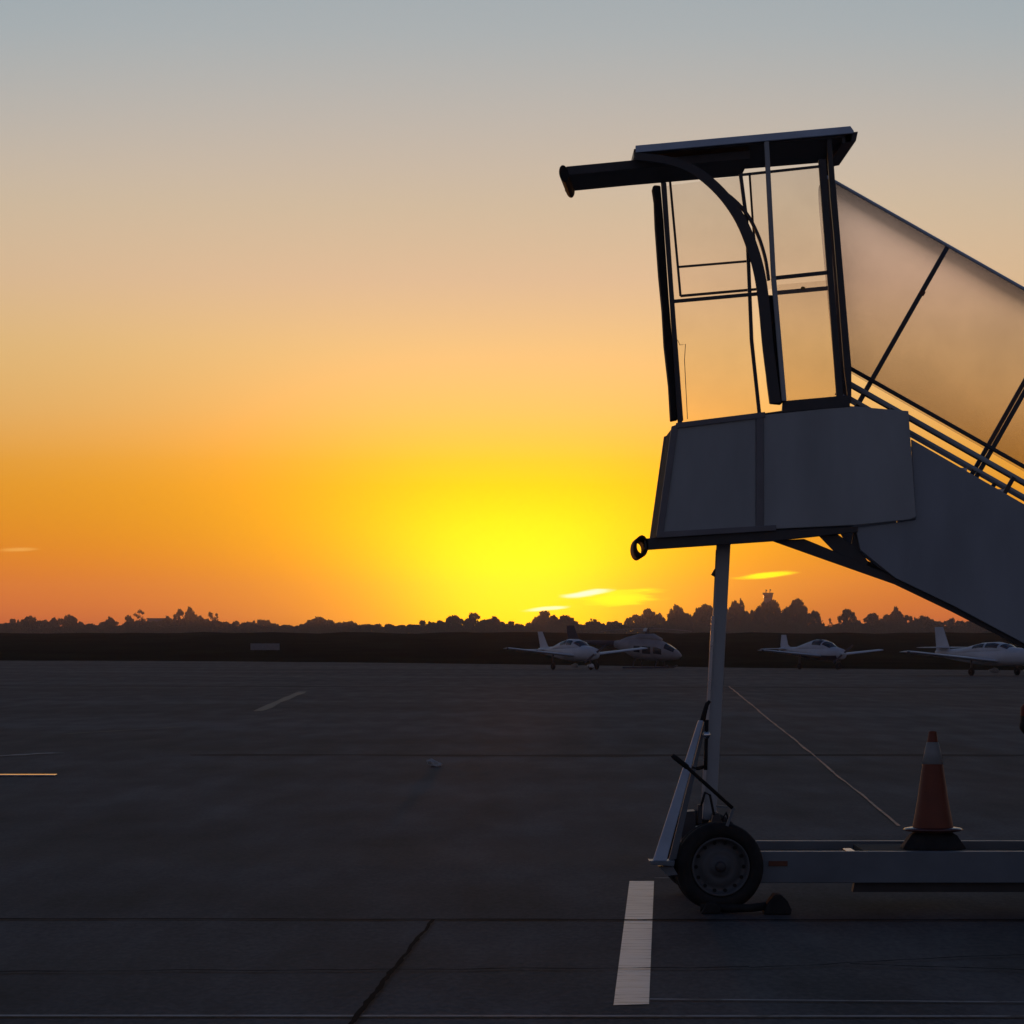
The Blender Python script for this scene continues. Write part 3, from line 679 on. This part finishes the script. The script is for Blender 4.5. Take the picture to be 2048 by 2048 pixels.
# ------------------------------------------------------------------ aircraft
def loft(bm, secs, seg=20, e=2.4, cap=True, a0=0, a1=360, grow=0):
    """cross sections (x, zc, half width, half height) along x; returns rings"""
    full = abs(a1 - a0) >= 360; rings = []; n = seg if full else seg+1
    for x, zc, hw, hh in secs:
        ring = []
        for k in range(n):
            a = R(a0 + (a1 - a0)*k/seg); ca, sa = math.cos(a), math.sin(a)
            ring.append(bm.verts.new((x, (hw+grow)*math.copysign(abs(ca)**(2/e), ca), zc + (hh+grow)*math.copysign(abs(sa)**(2/e), sa))))
        rings.append(ring)
    for A, B in zip(rings, rings[1:]):
        for k in range(n if full else n-1): bm.faces.new((A[k], A[(k+1) % n], B[(k+1) % n], B[k]))
    if cap and full: bm.faces.new(rings[0]); bm.faces.new(rings[-1][::-1])
    return rings
def interp(secs, x):
    s = sorted(secs)
    for a, b in zip(s, s[1:]):
        if a[0] <= x <= b[0]:
            t = (x - a[0])/(b[0]-a[0]); return tuple(a[i] + (b[i]-a[i])*t for i in range(4))
    return s[0] if x < s[0][0] else s[-1]
def patch(bm, secs, x0, x1, a0, a1, grow=.012, n=5):
    loft(bm, [interp(secs, x0 + (x1-x0)*i/n) for i in range(n+1)], seg=6, a0=a0, a1=a1, cap=False, grow=grow)
AIRF = [(1, 0), (.9, .02), (.7, .05), (.4, .072), (.15, .06), (.03, .03), (0, 0), (.03, -.02), (.2, -.035), (.5, -.035), (.8, -.018)]
def wing(bm, stations, vertical=False):
    """stations (lead x, chord, span position, height, thickness scale)"""
    rings = []
    for lx, c, s, z, th in stations:
        r = []
        for u, v in AIRF:
            x = lx - c*u; t = v*c*th
            r.append(bm.verts.new((x, t, s) if vertical else (x, s, z + t)))
        rings.append(r)
    n = len(AIRF)
    for A, B in zip(rings, rings[1:]):
        for k in range(n): bm.faces.new((A[k], A[(k+1) % n], B[(k+1) % n], B[k]))
    bm.faces.new(rings[0]); bm.faces.new(rings[-1][::-1])
def aircraft(label, cat, loc, heading, body, cabin, win, span, wing_x, wing_z, chord, dih, fin, tail_z, main_m, low_m=None, gear=(.25, 1.55, 1.9), nose_gear=True, blades=2, window_ops=None):
    A = thing('light_aircraft', label, cat, loc, heading, 'parked light aircraft')
    bm = BM(); loft(bm, body); fu = obj('fuselage', bm, main_m, A, smooth=True)
    if low_m:
        bm = BM(); patch(bm, body, body[1][0]-.05, body[-2][0], -168, -12, .03, 20); obj('belly_trim', bm, low_m, fu, smooth=True)
    bm = BM(); loft(bm, cabin); cb = obj('cabin', bm, main_m, A, smooth=True)
    for (x0, x1, a0, a1) in win:
        bm = BM(); patch(bm, cabin, x0, x1, a0, a1); obj('window', bm, P_glass, cb, smooth=True)
    for s in (1, -1):
        bm = BM(); wing(bm, [(wing_x + .15, chord*1.12, s*.25, wing_z, 1.0), (wing_x, chord, s*1.2, wing_z + .95*dih, 1.0), (wing_x - .1, chord*.78, s*(span/2-.15), wing_z + (span/2-.3)*dih, .9), (wing_x - .25, chord*.5, s*span/2, wing_z + (span/2-.15)*dih, .5)])
        w = obj('wing', bm, main_m, A, smooth=False)
        bm = BM(); bmesh.ops.create_icosphere(bm, subdivisions=2, radius=.06, matrix=Matrix.Translation((wing_x - .4, s*(span/2+.02), wing_z + (span/2-.15)*dih)) @ Matrix.Diagonal((2.2, .8, .8, 1))); obj('tip_light', bm, P_red if s > 0 else P_planed, w)
        bm = BM(); wing(bm, [(fin[0]+.1, .85, s*.05, tail_z, .8), (fin[0]-.15, .6, s*1.55, tail_z, .7)]); obj('tailplane', bm, main_m, A)
    bm = BM(); wing(bm, [(fin[0]+.55, fin[1]*1.5, fin[2], 0, .7), (fin[0]+.1, fin[1], fin[2]+.25, 0, .7), (fin[0]-fin[4], fin[1]*.62, fin[3], 0, .6)], vertical=True); fi = obj('tail_fin', bm, main_m, A)
    nx, nzc = body[0][0], body[0][1]
    bm = BM(); lathe(bm, [(0, .26), (.07, .2), (.13, .06), (.14, 0), (0, 0)], Matrix.Translation((nx, 0, nzc)) @ Matrix.Rotation(R(90), 4, 'Y'), 16); sp = obj('spinner', bm, P_plane, A, smooth=True)
    bm = BM()
    for q in range(blades):
        ang = R(35 + 360*q/blades); d = Vector((0, math.cos(ang), math.sin(ang)))
        b0 = Vector((nx+.08, 0, nzc)); beam(bm, b0 + d*.1, b0 + d*.92, .035, .11)
    obj('propeller', bm, P_planed, A)
    g0, gy, wxg = gear
    spots = [(wing_x - .75, gy), (wing_x - .75, -gy)] + ([(nx-.45, 0)] if nose_gear else [])
    for gx, gyy in spots:
        bm = BM(); tube(bm, [(gx, gyy, wing_z + .12), (gx, gyy, .2)], .05, 8); lg = obj('landing_gear', bm, P_planed, A)
        bm = BM(); lathe(bm, [(.07, -.07), (.16, -.08), (.2, -.04), (.2, .04), (.16, .08), (.07, .07)], Matrix.Translation((gx, gyy, .2)) @ Matrix.Rotation(R(90), 4, 'X'), 18); obj('wheel', bm, P_rub, lg, smooth=True)
        bm = BM(); loft(bm, [(gx+.34, .2, .02, .03), (gx+.2, .24, .09, .12), (gx, .26, .10, .14), (gx-.25, .26, .06, .07), (gx-.42, .27, .015, .02)], 10); 
        if low_m is None: obj('wheel_spat', bm, main_m, lg, smooth=True)
        else: bm.free()
    return A
BODY1 = [(2.30, .98, .14, .14), (2.26, .98, .40, .33), (1.7, .98, .52, .43), (1.0, 1.0, .57, .48), (0, 1.02, .58, .50), (-1.2, 1.05, .50, .45), (-2.6, 1.10, .30, .30), (-4.0, 1.16, .12, .18), (-4.35, 1.18, .05, .12)]
CAB1 = [(1.25, 1.32, .40, .06), (.7, 1.40, .50, .30), (.2, 1.42, .53, .43), (-.5, 1.42, .52, .44), (-1.3, 1.36, .46, .34), (-2.2, 1.26, .34, .18), (-3.2, 1.18, .16, .08)]
WIN1 = [(1.2, .55, 30, 150), (.4, -.2, 8, 52), (.4, -.2, 128, 172), (-.3, -1.0, 10, 50), (-.3, -1.0, 130, 170)]
def hdg(deg): return math.atan2(-math.cos(R(deg)), math.sin(R(deg)))
Y = 224.; p = W(1150, 1339, Y)
aircraft('white low-wing light aircraft parked in front of the helicopter', 'aircraft', (p.x, Y, .012), hdg(30), BODY1, CAB1, WIN1, 9.8, .75, .82, 1.45, .10, (-3.35, .95, 1.2, 2.32, .55), 1.2, P_plane)
BODY2 = [(2.2, .95, .13, .13), (2.15, .95, .38, .30), (1.6, .96, .50, .40), (.9, .98, .54, .44), (0, 1.0, .54, .45), (-1.2, 1.05, .46, .38), (-2.5, 1.12, .26, .25), (-3.8, 1.2, .10, .15), (-4.1, 1.22, .05, .1)]
CAB2 = [(1.5, 1.24, .34, .06), (.9, 1.36, .46, .30), (.3, 1.40, .50, .42), (-.3, 1.40, .49, .42), (-1.2, 1.32, .42, .30), (-2.2, 1.22, .28, .16), (-3.0, 1.2, .14, .08)]
WIN2 = [(1.4, .75, 20, 160), (.65, -.2, 10, 78), (.65, -.2, 102, 170)]
Y = 226.; p = W(1640, 1339, Y)
aircraft('small low-wing aircraft with bubble canopy and dark belly, between steel column and larger plane', 'aircraft', (p.x, Y, .012), hdg(33), BODY2, CAB2, WIN2, 9.2, .72, .80, 1.35, .085, (-3.3, .8, 1.25, 2.12, .1), 1.25, P_plane2, low_m=P_planed)
BODY3 = [(3.0, .92, .14, .14), (2.95, .92, .42, .36), (2.2, .94, .56, .44), (1.2, .96, .60, .48), (0, .98, .60, .48), (-1.2, 1.0, .52, .44), (-2.8, 1.05, .30, .30), (-4.2, 1.12, .10, .16), (-4.4, 1.14, .05, .1)]
CAB3 = [(1.6, 1.24, .42, .06), (1.0, 1.30, .52, .28), (.4, 1.32, .56, .37), (-.6, 1.30, .54, .36), (-1.6, 1.22, .46, .26), (-2.6, 1.14, .32, .14), (-3.3, 1.1, .16, .06)]
WIN3 = [(1.55, .95, 28, 152), (.8, -.1, 10, 56), (.8, -.1, 124, 170), (-.25, -1.1, 12, 50), (-.25, -1.1, 130, 168)]
Y = 186.; p = W(1988, 1351, Y)
aircraft('largest white aircraft at right with tall tail fin, its nose beyond the frame', 'aircraft', (p.x, Y, .012), hdg(35), BODY3, CAB3, WIN3, 12.0, .78, .70, 1.55, .085, (-3.4, 1.05, 1.1, 2.46, .42), 1.4, P_plane)

# helicopter behind the first plane
Yh = 236.; kh = F/Yh
p = W(1290, 1316, Yh)
HC = thing('helicopter', 'pale helicopter with drooping rotor blades standing behind the left aircraft', 'helicopter', (p.x, Yh, terr(Yh)), R(-24))
HC.scale = (.86, .86, .86)
hb = [(2.9, .95, .10, .08), (2.6, 1.0, .45, .32), (2.0, 1.15, .68, .56), (1.2, 1.35, .80, .78), (.2, 1.42, .84, .84), (-.8, 1.5, .78, .74), (-1.6, 1.68, .52, .46), (-2.4, 1.8, .28, .26)]
bm = BM(); loft(bm, hb); hbo = obj('fuselage', bm, P_heli, HC, smooth=True)
for (x0, x1, a0, a1) in ((2.45, 1.75, 20, 160), (1.6, .95, 168, 196), (1.6, .95, -16, 12), (.75, .1, 168, 198), (.75, .1, -18, 12), (-.1, -.6, 168, 195), (-.1, -.6, -15, 12)):
    bm = BM(); patch(bm, hb, x0, x1, a0, a1, .015); obj('window', bm, P_glass, hbo, smooth=True)
bm = BM(); loft(bm, [(1.3, 2.15, .30, .10), (.7, 2.3, .42, .28), (-.4, 2.3, .42, .28), (-1.5, 2.1, .30, .2), (-2.0, 2.0, .2, .1)]); obj('engine_cowling', bm, P_heli, HC, smooth=True)
bm = BM(); loft(bm, [(-2.2, 1.82, .26, .25), (-4.0, 1.9, .17, .17), (-5.9, 1.95, .10, .11)]); obj('tail_boom', bm, P_planed, HC, smooth=True)
bm = BM(); wing(bm, [(-5.1, 1.0, 1.5, 0, .6), (-5.3, .95, 2.1, 0, .6), (-5.75, .6, 3.2, 0, .5)], vertical=True); obj('tail_fin', bm, P_planed, HC)
bm = BM(); wing(bm, [(-4.4, .45, -.9, 1.92, .8), (-4.4, .45, .9, 1.92, .8)]); obj('stabiliser', bm, P_planed, HC)
bm = BM(); tube(bm, [(0.1, 0, 2.4), (.1, 0, 2.95)], [.12, .08], 10); lathe(bm, [(0, .08), (.2, .06), (.22, 0), (0, -.04)], Matrix.Translation((.1, 0, 2.93)), 14); mast = obj('rotor_mast', bm, P_planed, HC)
for q in range(4):
    ang = R(20 + 90*q); bm = BM(); pts = []
    d = Vector((math.cos(ang), math.sin(ang), 0)); n = Vector((-d.y, d.x, 0)); vs = []
    for i in range(9):
        r_ = .2 + 3.2*i/8; z = 2.96 - .22*(i/8)**2; c = Vector((.1, 0, z)) + d*r_
        vs.append([bm.verts.new(c + n*.13 + Vector((0, 0, .02))), bm.verts.new(c - n*.13 + Vector((0, 0, .02))), bm.verts.new(c - n*.13 - Vector((0, 0, .02))), bm.verts.new(c + n*.13 - Vector((0, 0, .02)))])
    for A_, B_ in zip(vs, vs[1:]):
        for t_ in range(4): bm.faces.new((A_[t_], A_[(t_+1) % 4], B_[(t_+1) % 4], B_[t_]))
    bm.faces.new(vs[0]); bm.faces.new(vs[-1][::-1])
    obj('rotor_blade', bm, P_heli, mast)
for s in (1, -1):
    bm = BM(); tube(bm, [(2.2, s*.95, .22), (1.9, s*.95, .08), (-1.4, s*.95, .06)], .05, 8)
    for x in (1.2, -.6): tube(bm, [(x, s*.95, .06), (x, s*.7, .5), (x, s*.4, .75)], .04, 8)
    obj('skid', bm, P_planed, HC)

# pale board standing in the far grass
Yb = 396.; c = W(530, 1301, Yb); kb = Yb/F
BD = thing('field_sign', 'long low pale board standing in the dark grass beyond the apron', 'board', (c.x, Yb, terr(Yb)))
z0 = W(530, 1300, Yb).z - terr(Yb); z1 = W(530, 1287, Yb).z - terr(Yb)
bm = BM(); box(bm, (0, 0, (z0+z1)/2), (58*kb, .25, z1-z0)); obj('panel', bm, mat('board_paint', (.30, .28, .28), .7, spec=.2), BD, bevel=.02)
for x in (-24*kb, 0, 24*kb):
    bm = BM(); box(bm, (x, 0, z0/2-.1), (.1, .1, z0+.2)); obj('leg', bm, P_dark, BD)

# ------------------------------------------------------------------ trees on the skyline
def leafmat():
    m = bpy.data.materials.new('foliage'); m.use_nodes = True; t = m.node_tree; b = t.nodes['Principled BSDF']
    oi = N(t, 'ShaderNodeObjectInfo'); g_ = N(t, 'ShaderNodeNewGeometry')
    v = M(t, 'ADD', M(t, 'MULTIPLY', oi.outputs['Random'], .5), M(t, 'MULTIPLY', g_.outputs['Random Per Island'], .5))
    t.links.new(RAMP(t, v, [(0, (.035, .05, .018)), (1, (.085, .10, .04))]), b.inputs['Base Color'])
    b.inputs['Roughness'].default_value = .9; b.inputs['Specular IOR Level'].default_value = .1
    return m
P_leaf = leafmat()
def crown_mesh(seed, dens=1.0, clumps=44, shape='round'):
    """a unit crown: half width 1, from z 0 to z 1, built of leaf sprays round many clump centres"""
    rnd = random.Random(seed); bm = BM()
    for c in range(clumps):
        a = rnd.uniform(0, 2*math.pi); zc = rnd.random()**.8
        rmax = {'round': math.sqrt(max(.02, 1 - max(0, zc - .35)**2/.44)), 'bush': math.sqrt(max(.02, 1 - zc*zc)), 'tall': math.sqrt(max(.02, 1 - zc**1.3))}[shape]
        rr = rmax*rnd.random()**.45*.84; cr = rnd.uniform(.13, .27)*(1.1 - .3*zc)
        C0 = Vector((rr*math.cos(a), rr*math.sin(a), .04 + zc*.86))
        for q in range(int(74*dens)):
            v = Vector((rnd.gauss(0, 1), rnd.gauss(0, 1), rnd.gauss(0, 1))).normalized()*(rnd.random()**.45)
            P0 = C0 + Vector((v.x*cr, v.y*cr, v.z*cr*.52))
            if P0.z < .0: P0.z = rnd.random()*.05
            n = Vector((rnd.gauss(0, 1), rnd.gauss(0, 1), rnd.gauss(0, 1))).normalized(); u = n.orthogonal().normalized(); w = n.cross(u)
            s = rnd.uniform(.024, .056)
            bm.faces.new([bm.verts.new(P0 + u*s*1.3), bm.verts.new(P0 + w*s*.7), bm.verts.new(P0 - u*s*1.1), bm.verts.new(P0 - w*s*.8)])
    me = bpy.data.meshes.new('crown'); bm.to_mesh(me); bm.free(); me.materials.append(P_leaf); return me
def trunk_mesh(seed):
    rnd = random.Random(seed); bm = BM()
    tube(bm, [(0, 0, -.05), (.02, 0, .3), (rnd.uniform(-.05, .05), 0, .75)], [.07, .05, .02], 7)
    for q in range(5):
        a = rnd.uniform(0, 6.28); z = rnd.uniform(.25, .5); tube(bm, [(0, 0, z), (.25*math.cos(a), .25*math.sin(a), z+.15), (.5*math.cos(a), .5*math.sin(a), z+.34)], [.03, .02, .008], 5)
    me = bpy.data.meshes.new('trunk'); bm.to_mesh(me); bm.free(); me.materials.append(P_bark); return me
CR = {'round': [crown_mesh(10+i, 1.0, 48) for i in range(5)], 'bush': [crown_mesh(30+i, 1.0, 44, 'bush') for i in range(3)],
      'tall': [crown_mesh(50+i, 1.0, 40, 'tall') for i in range(2)], 'sparse': [crown_mesh(70+i, .6, 22) for i in range(3)]}
TR = [trunk_mesh(i) for i in range(3)]
rt = random.Random(3)
def tree(px, top, wpx, kind, Y, label, group='trees along the far treeline', name='tree', base_lift=0):
    p = W(px, top, Y); gz = terr(Y) - .1; h = p.z - gz; hw = wpx/2*Y/F
    o = thing(name, label, 'tree' if name == 'tree' else 'bush', (p.x, Y, gz), rt.uniform(0, 6.28), group)
    low = .02 if kind in ('bush', 'round') else .12
    if kind == 'sparse': low = .35
    c = bpy.data.objects.new('crown', rt.choice(CR[kind])); COL.objects.link(c); c.parent = o
    c.location = (0, 0, h*low); c.scale = (hw, hw, h*(1.0 - low))
    t = bpy.data.objects.new('trunk', rt.choice(TR)); COL.objects.link(t); t.parent = o; t.scale = (h*.6, h*.6, h*.9)
    return o
SKY = [(-40, 1240), (0, 1246), (30, 1236), (60, 1232), (90, 1240), (140, 1231), (165, 1243), (190, 1250), (220, 1236), (240, 1247), (262, 1233), (300, 1243), (345, 1232), (380, 1226), (405, 1236), (425, 1240), (445, 1240), (460, 1244), (490, 1241), (530, 1239), (555, 1249), (575, 1259), (600, 1245), (640, 1235), (680, 1239), (720, 1244), (760, 1252), (790, 1254), (805, 1262), (822, 1252), (850, 1241), (900, 1233), (950, 1228), (1000, 1236), (1030, 1241), (1046, 1248), (1070, 1232), (1090, 1226), (1140, 1234), (1165, 1249), (1185, 1237), (1220, 1240), (1250, 1243), (1265, 1230), (1295, 1222), (1330, 1228), (1360, 1220), (1410, 1212), (1440, 1208), (1480, 1205), (1500, 1216), (1545, 1206), (1590, 1203), (1612, 1216), (1622, 1228), (1645, 1243), (1657, 1256), (1668, 1256), (1680, 1238), (1710, 1232), (1730, 1240), (1760, 1230), (1800, 1224), (1830, 1234), (1900, 1236), (2000, 1236), (2100, 1230)]
def skyl(x):
    for a, b in zip(SKY, SKY[1:]):
        if a[0] <= x <= b[0]: return a[1] + (b[1]-a[1])*(x-a[0])/(b[0]-a[0])
    return 1236
common = 'dark round-topped tree merging with its neighbours in the far treeline'
x = -60.
while x < 2110:                       # the continuous wood behind
    tree(x, skyl(x) + rt.uniform(-3, 8), rt.uniform(26, 48), 'round', 1990 + rt.uniform(-40, 40), common)
    x += rt.uniform(10, 17)
hedge_lab = 'low dark bush in the hedge line at the foot of the far trees'
x = -60.
while x < 2110:
    tree(x, 1249 + rt.uniform(-3, 4), rt.uniform(52, 74), 'bush', 1900 + rt.uniform(-12, 12), hedge_lab, 'bushes along the far hedge line', 'bush')
    x += rt.uniform(17, 25)
peaks = [(60, 1231, 46, 'round', 'broad dark tree near the left end of the far treeline'),
 (140, 1228, 40, 'tall', 'pointed dark tree left of the flat-roofed building, second from the left'),
 (220, 1232, 30, 'tall', 'small pointed tree standing in the dip left of the flat-roofed building'),
 (258, 1229, 28, 'round', 'dense dark tree beside the feathery tree left of the flat-roofed building'),
 (280, 1219, 28, 'sparse', 'thin feathery tree just left of the flat-roofed building'),
 (358, 1216, 32, 'round', 'tall tree with flat top touching right end of the flat-roofed building'),
 (381, 1213, 32, 'round', 'tallest rounded tree right of the flat-roofed building'),
 (424, 1219, 30, 'sparse', 'see-through tree with sky showing below its crown, right of the tallest tree pair'),
 (640, 1233, 62, 'round', 'wide low tree mass left of the glowing gap in the treeline'),
 (785, 1250, 34, 'bush', 'lowest small tree at the glowing gap in the treeline'),
 (905, 1229, 50, 'round', 'bushy tree under the brightest yellow sky, left of centre'),
 (948, 1224, 48, 'round', 'bushy tree under the brightest yellow sky, higher than its left neighbour'),
 (990, 1232, 40, 'round', 'tree under the yellow glow left of the notch above the left aircraft'),
 (1090, 1219, 44, 'round', 'rounded tree above the tail of the left aircraft'),
 (1130, 1228, 46, 'round', 'broad tree above the cabin of the left aircraft'),
 (1187, 1233, 24, 'sparse', 'small spiky tree above right wing of the left aircraft'),
 (1296, 1214, 38, 'round', 'tall tree above the helicopter rotor'),
 (1352, 1207, 34, 'round', 'taller open tree just right of the helicopter rotor'),
 (1410, 1205, 50, 'round', 'broad tree left of the lifting column'),
 (1468, 1199, 34, 'round', 'tree crown touching the right side of lifting column'),
 (1482, 1195, 22, 'tall', 'narrow peaked tree between lifting column and control tower'),
 (1538, 1197, 66, 'round', 'big dark tree hiding the foot of the control tower'),
 (1592, 1194, 52, 'round', 'large tree right of the control tower with a steep right flank'),
 (1629, 1220, 38, 'round', 'rounded tree between the big tower trees and the sky gap'),
 (1660, 1236, 11, 'sparse', 'tiny wispy tree standing alone in the sky gap'),
 (1694, 1215, 40, 'round', 'dome-shaped tree right of the sky gap'),
 (1745, 1225, 50, 'bush', 'long low crown between dome-shaped tree and peaked tree'),
 (1791, 1212, 34, 'tall', 'peaked tree in front of the stair underside at right'),
 (1845, 1230, 50, 'bush', 'hazy low tree nearest the stair underside at right')]
for px, top, wpx, kd, lab in peaks:
    tree(px, top, wpx*1.2, kd, 1935 + rt.uniform(-12, 12), lab)

# far buildings
Yt = 2090.; kt = Yt/F; c = W(1536, 1200, Yt); gz = terr(Yt)
TW = thing('control_tower', 'square control tower top with antennas rising behind the big dark tree', 'control tower', (c.x, Yt, gz))
bm = BM(); box(bm, (0, 0, (W(0, 1196, Yt).z - gz)/2), (16*kt, 16*kt, W(0, 1196, Yt).z - gz)); obj('shaft', bm, P_build, TW)
za, zb_ = W(0, 1196, Yt).z - gz, W(0, 1188, Yt).z - gz
bm = BM(); lathe(bm, [(9*kt, za), (11.5*kt, za + .002), (13.5*kt, zb_), (14.5*kt, zb_), (14.5*kt, zb_ + .7), (0, zb_ + .7)], Matrix.Rotation(R(45), 4, 'Z'), 4); cbt = obj('cab', bm, P_build, TW)
bm = BM(); lathe(bm, [(11.7*kt, za + .15), (13.2*kt, zb_ - .12)], Matrix.Rotation(R(45), 4, 'Z') @ Matrix.Translation((0, 0, 0)) @ Matrix.Diagonal((1.01, 1.01, 1, 1)), 4); obj('window', bm, P_glass, cbt)
for x, t_ in ((-4, 1179), (4, 1178)):
    bm = BM(); zt_ = W(0, t_, Yt).z - gz; tube(bm, [(x*kt, 0, zb_ + .2), (x*kt, 0, zt_)], .22, 6); box(bm, (x*kt + .25, 0, zt_ - .6), (.7, .4, .8)); obj('antenna', bm, P_dark, TW)
Yl = 2045.; kl = Yl/F; c = W(318, 1236, Yl); gz = terr(Yl)
BL = thing('flat_roofed_building', 'long flat-roofed building among the trees at left of the treeline', 'building', (c.x, Yl, gz))
ht = W(318, 1237, Yl).z - gz
bm = BM(); box(bm, (0, 4, ht/2 - .1), (47*kl, 8, ht - .2)); obj('wall', bm, P_build, BL)
bm = BM(); box(bm, (0, 4, ht), (49*kl, 8.4, .4)); obj('roof', bm, P_planed, BL)
for i in range(5):
    bm = BM(); box(bm, (-18*kl + i*9*kl, -.03, ht*.75), (1.6, .1, 1.6)); obj('window', bm, P_glass, BL)

# ------------------------------------------------------------------ evening haze
bm = BM(); box(bm, (0, 1000, 18.5), (3400, 2700, 39))
hm = bpy.data.materials.new('evening_haze'); hm.use_nodes = True; t = hm.node_tree; t.nodes.clear()
pv = N(t, 'ShaderNodeVolumePrincipled'); pv.inputs['Color'].default_value = (.80, .70, .72, 1); pv.inputs['Density'].default_value = HAZE
pv.inputs['Anisotropy'].default_value = .6
ot = N(t, 'ShaderNodeOutputMaterial'); t.links.new(pv.outputs[0], ot.inputs['Volume'])
obj('haze', bm, hm, kind='stuff')
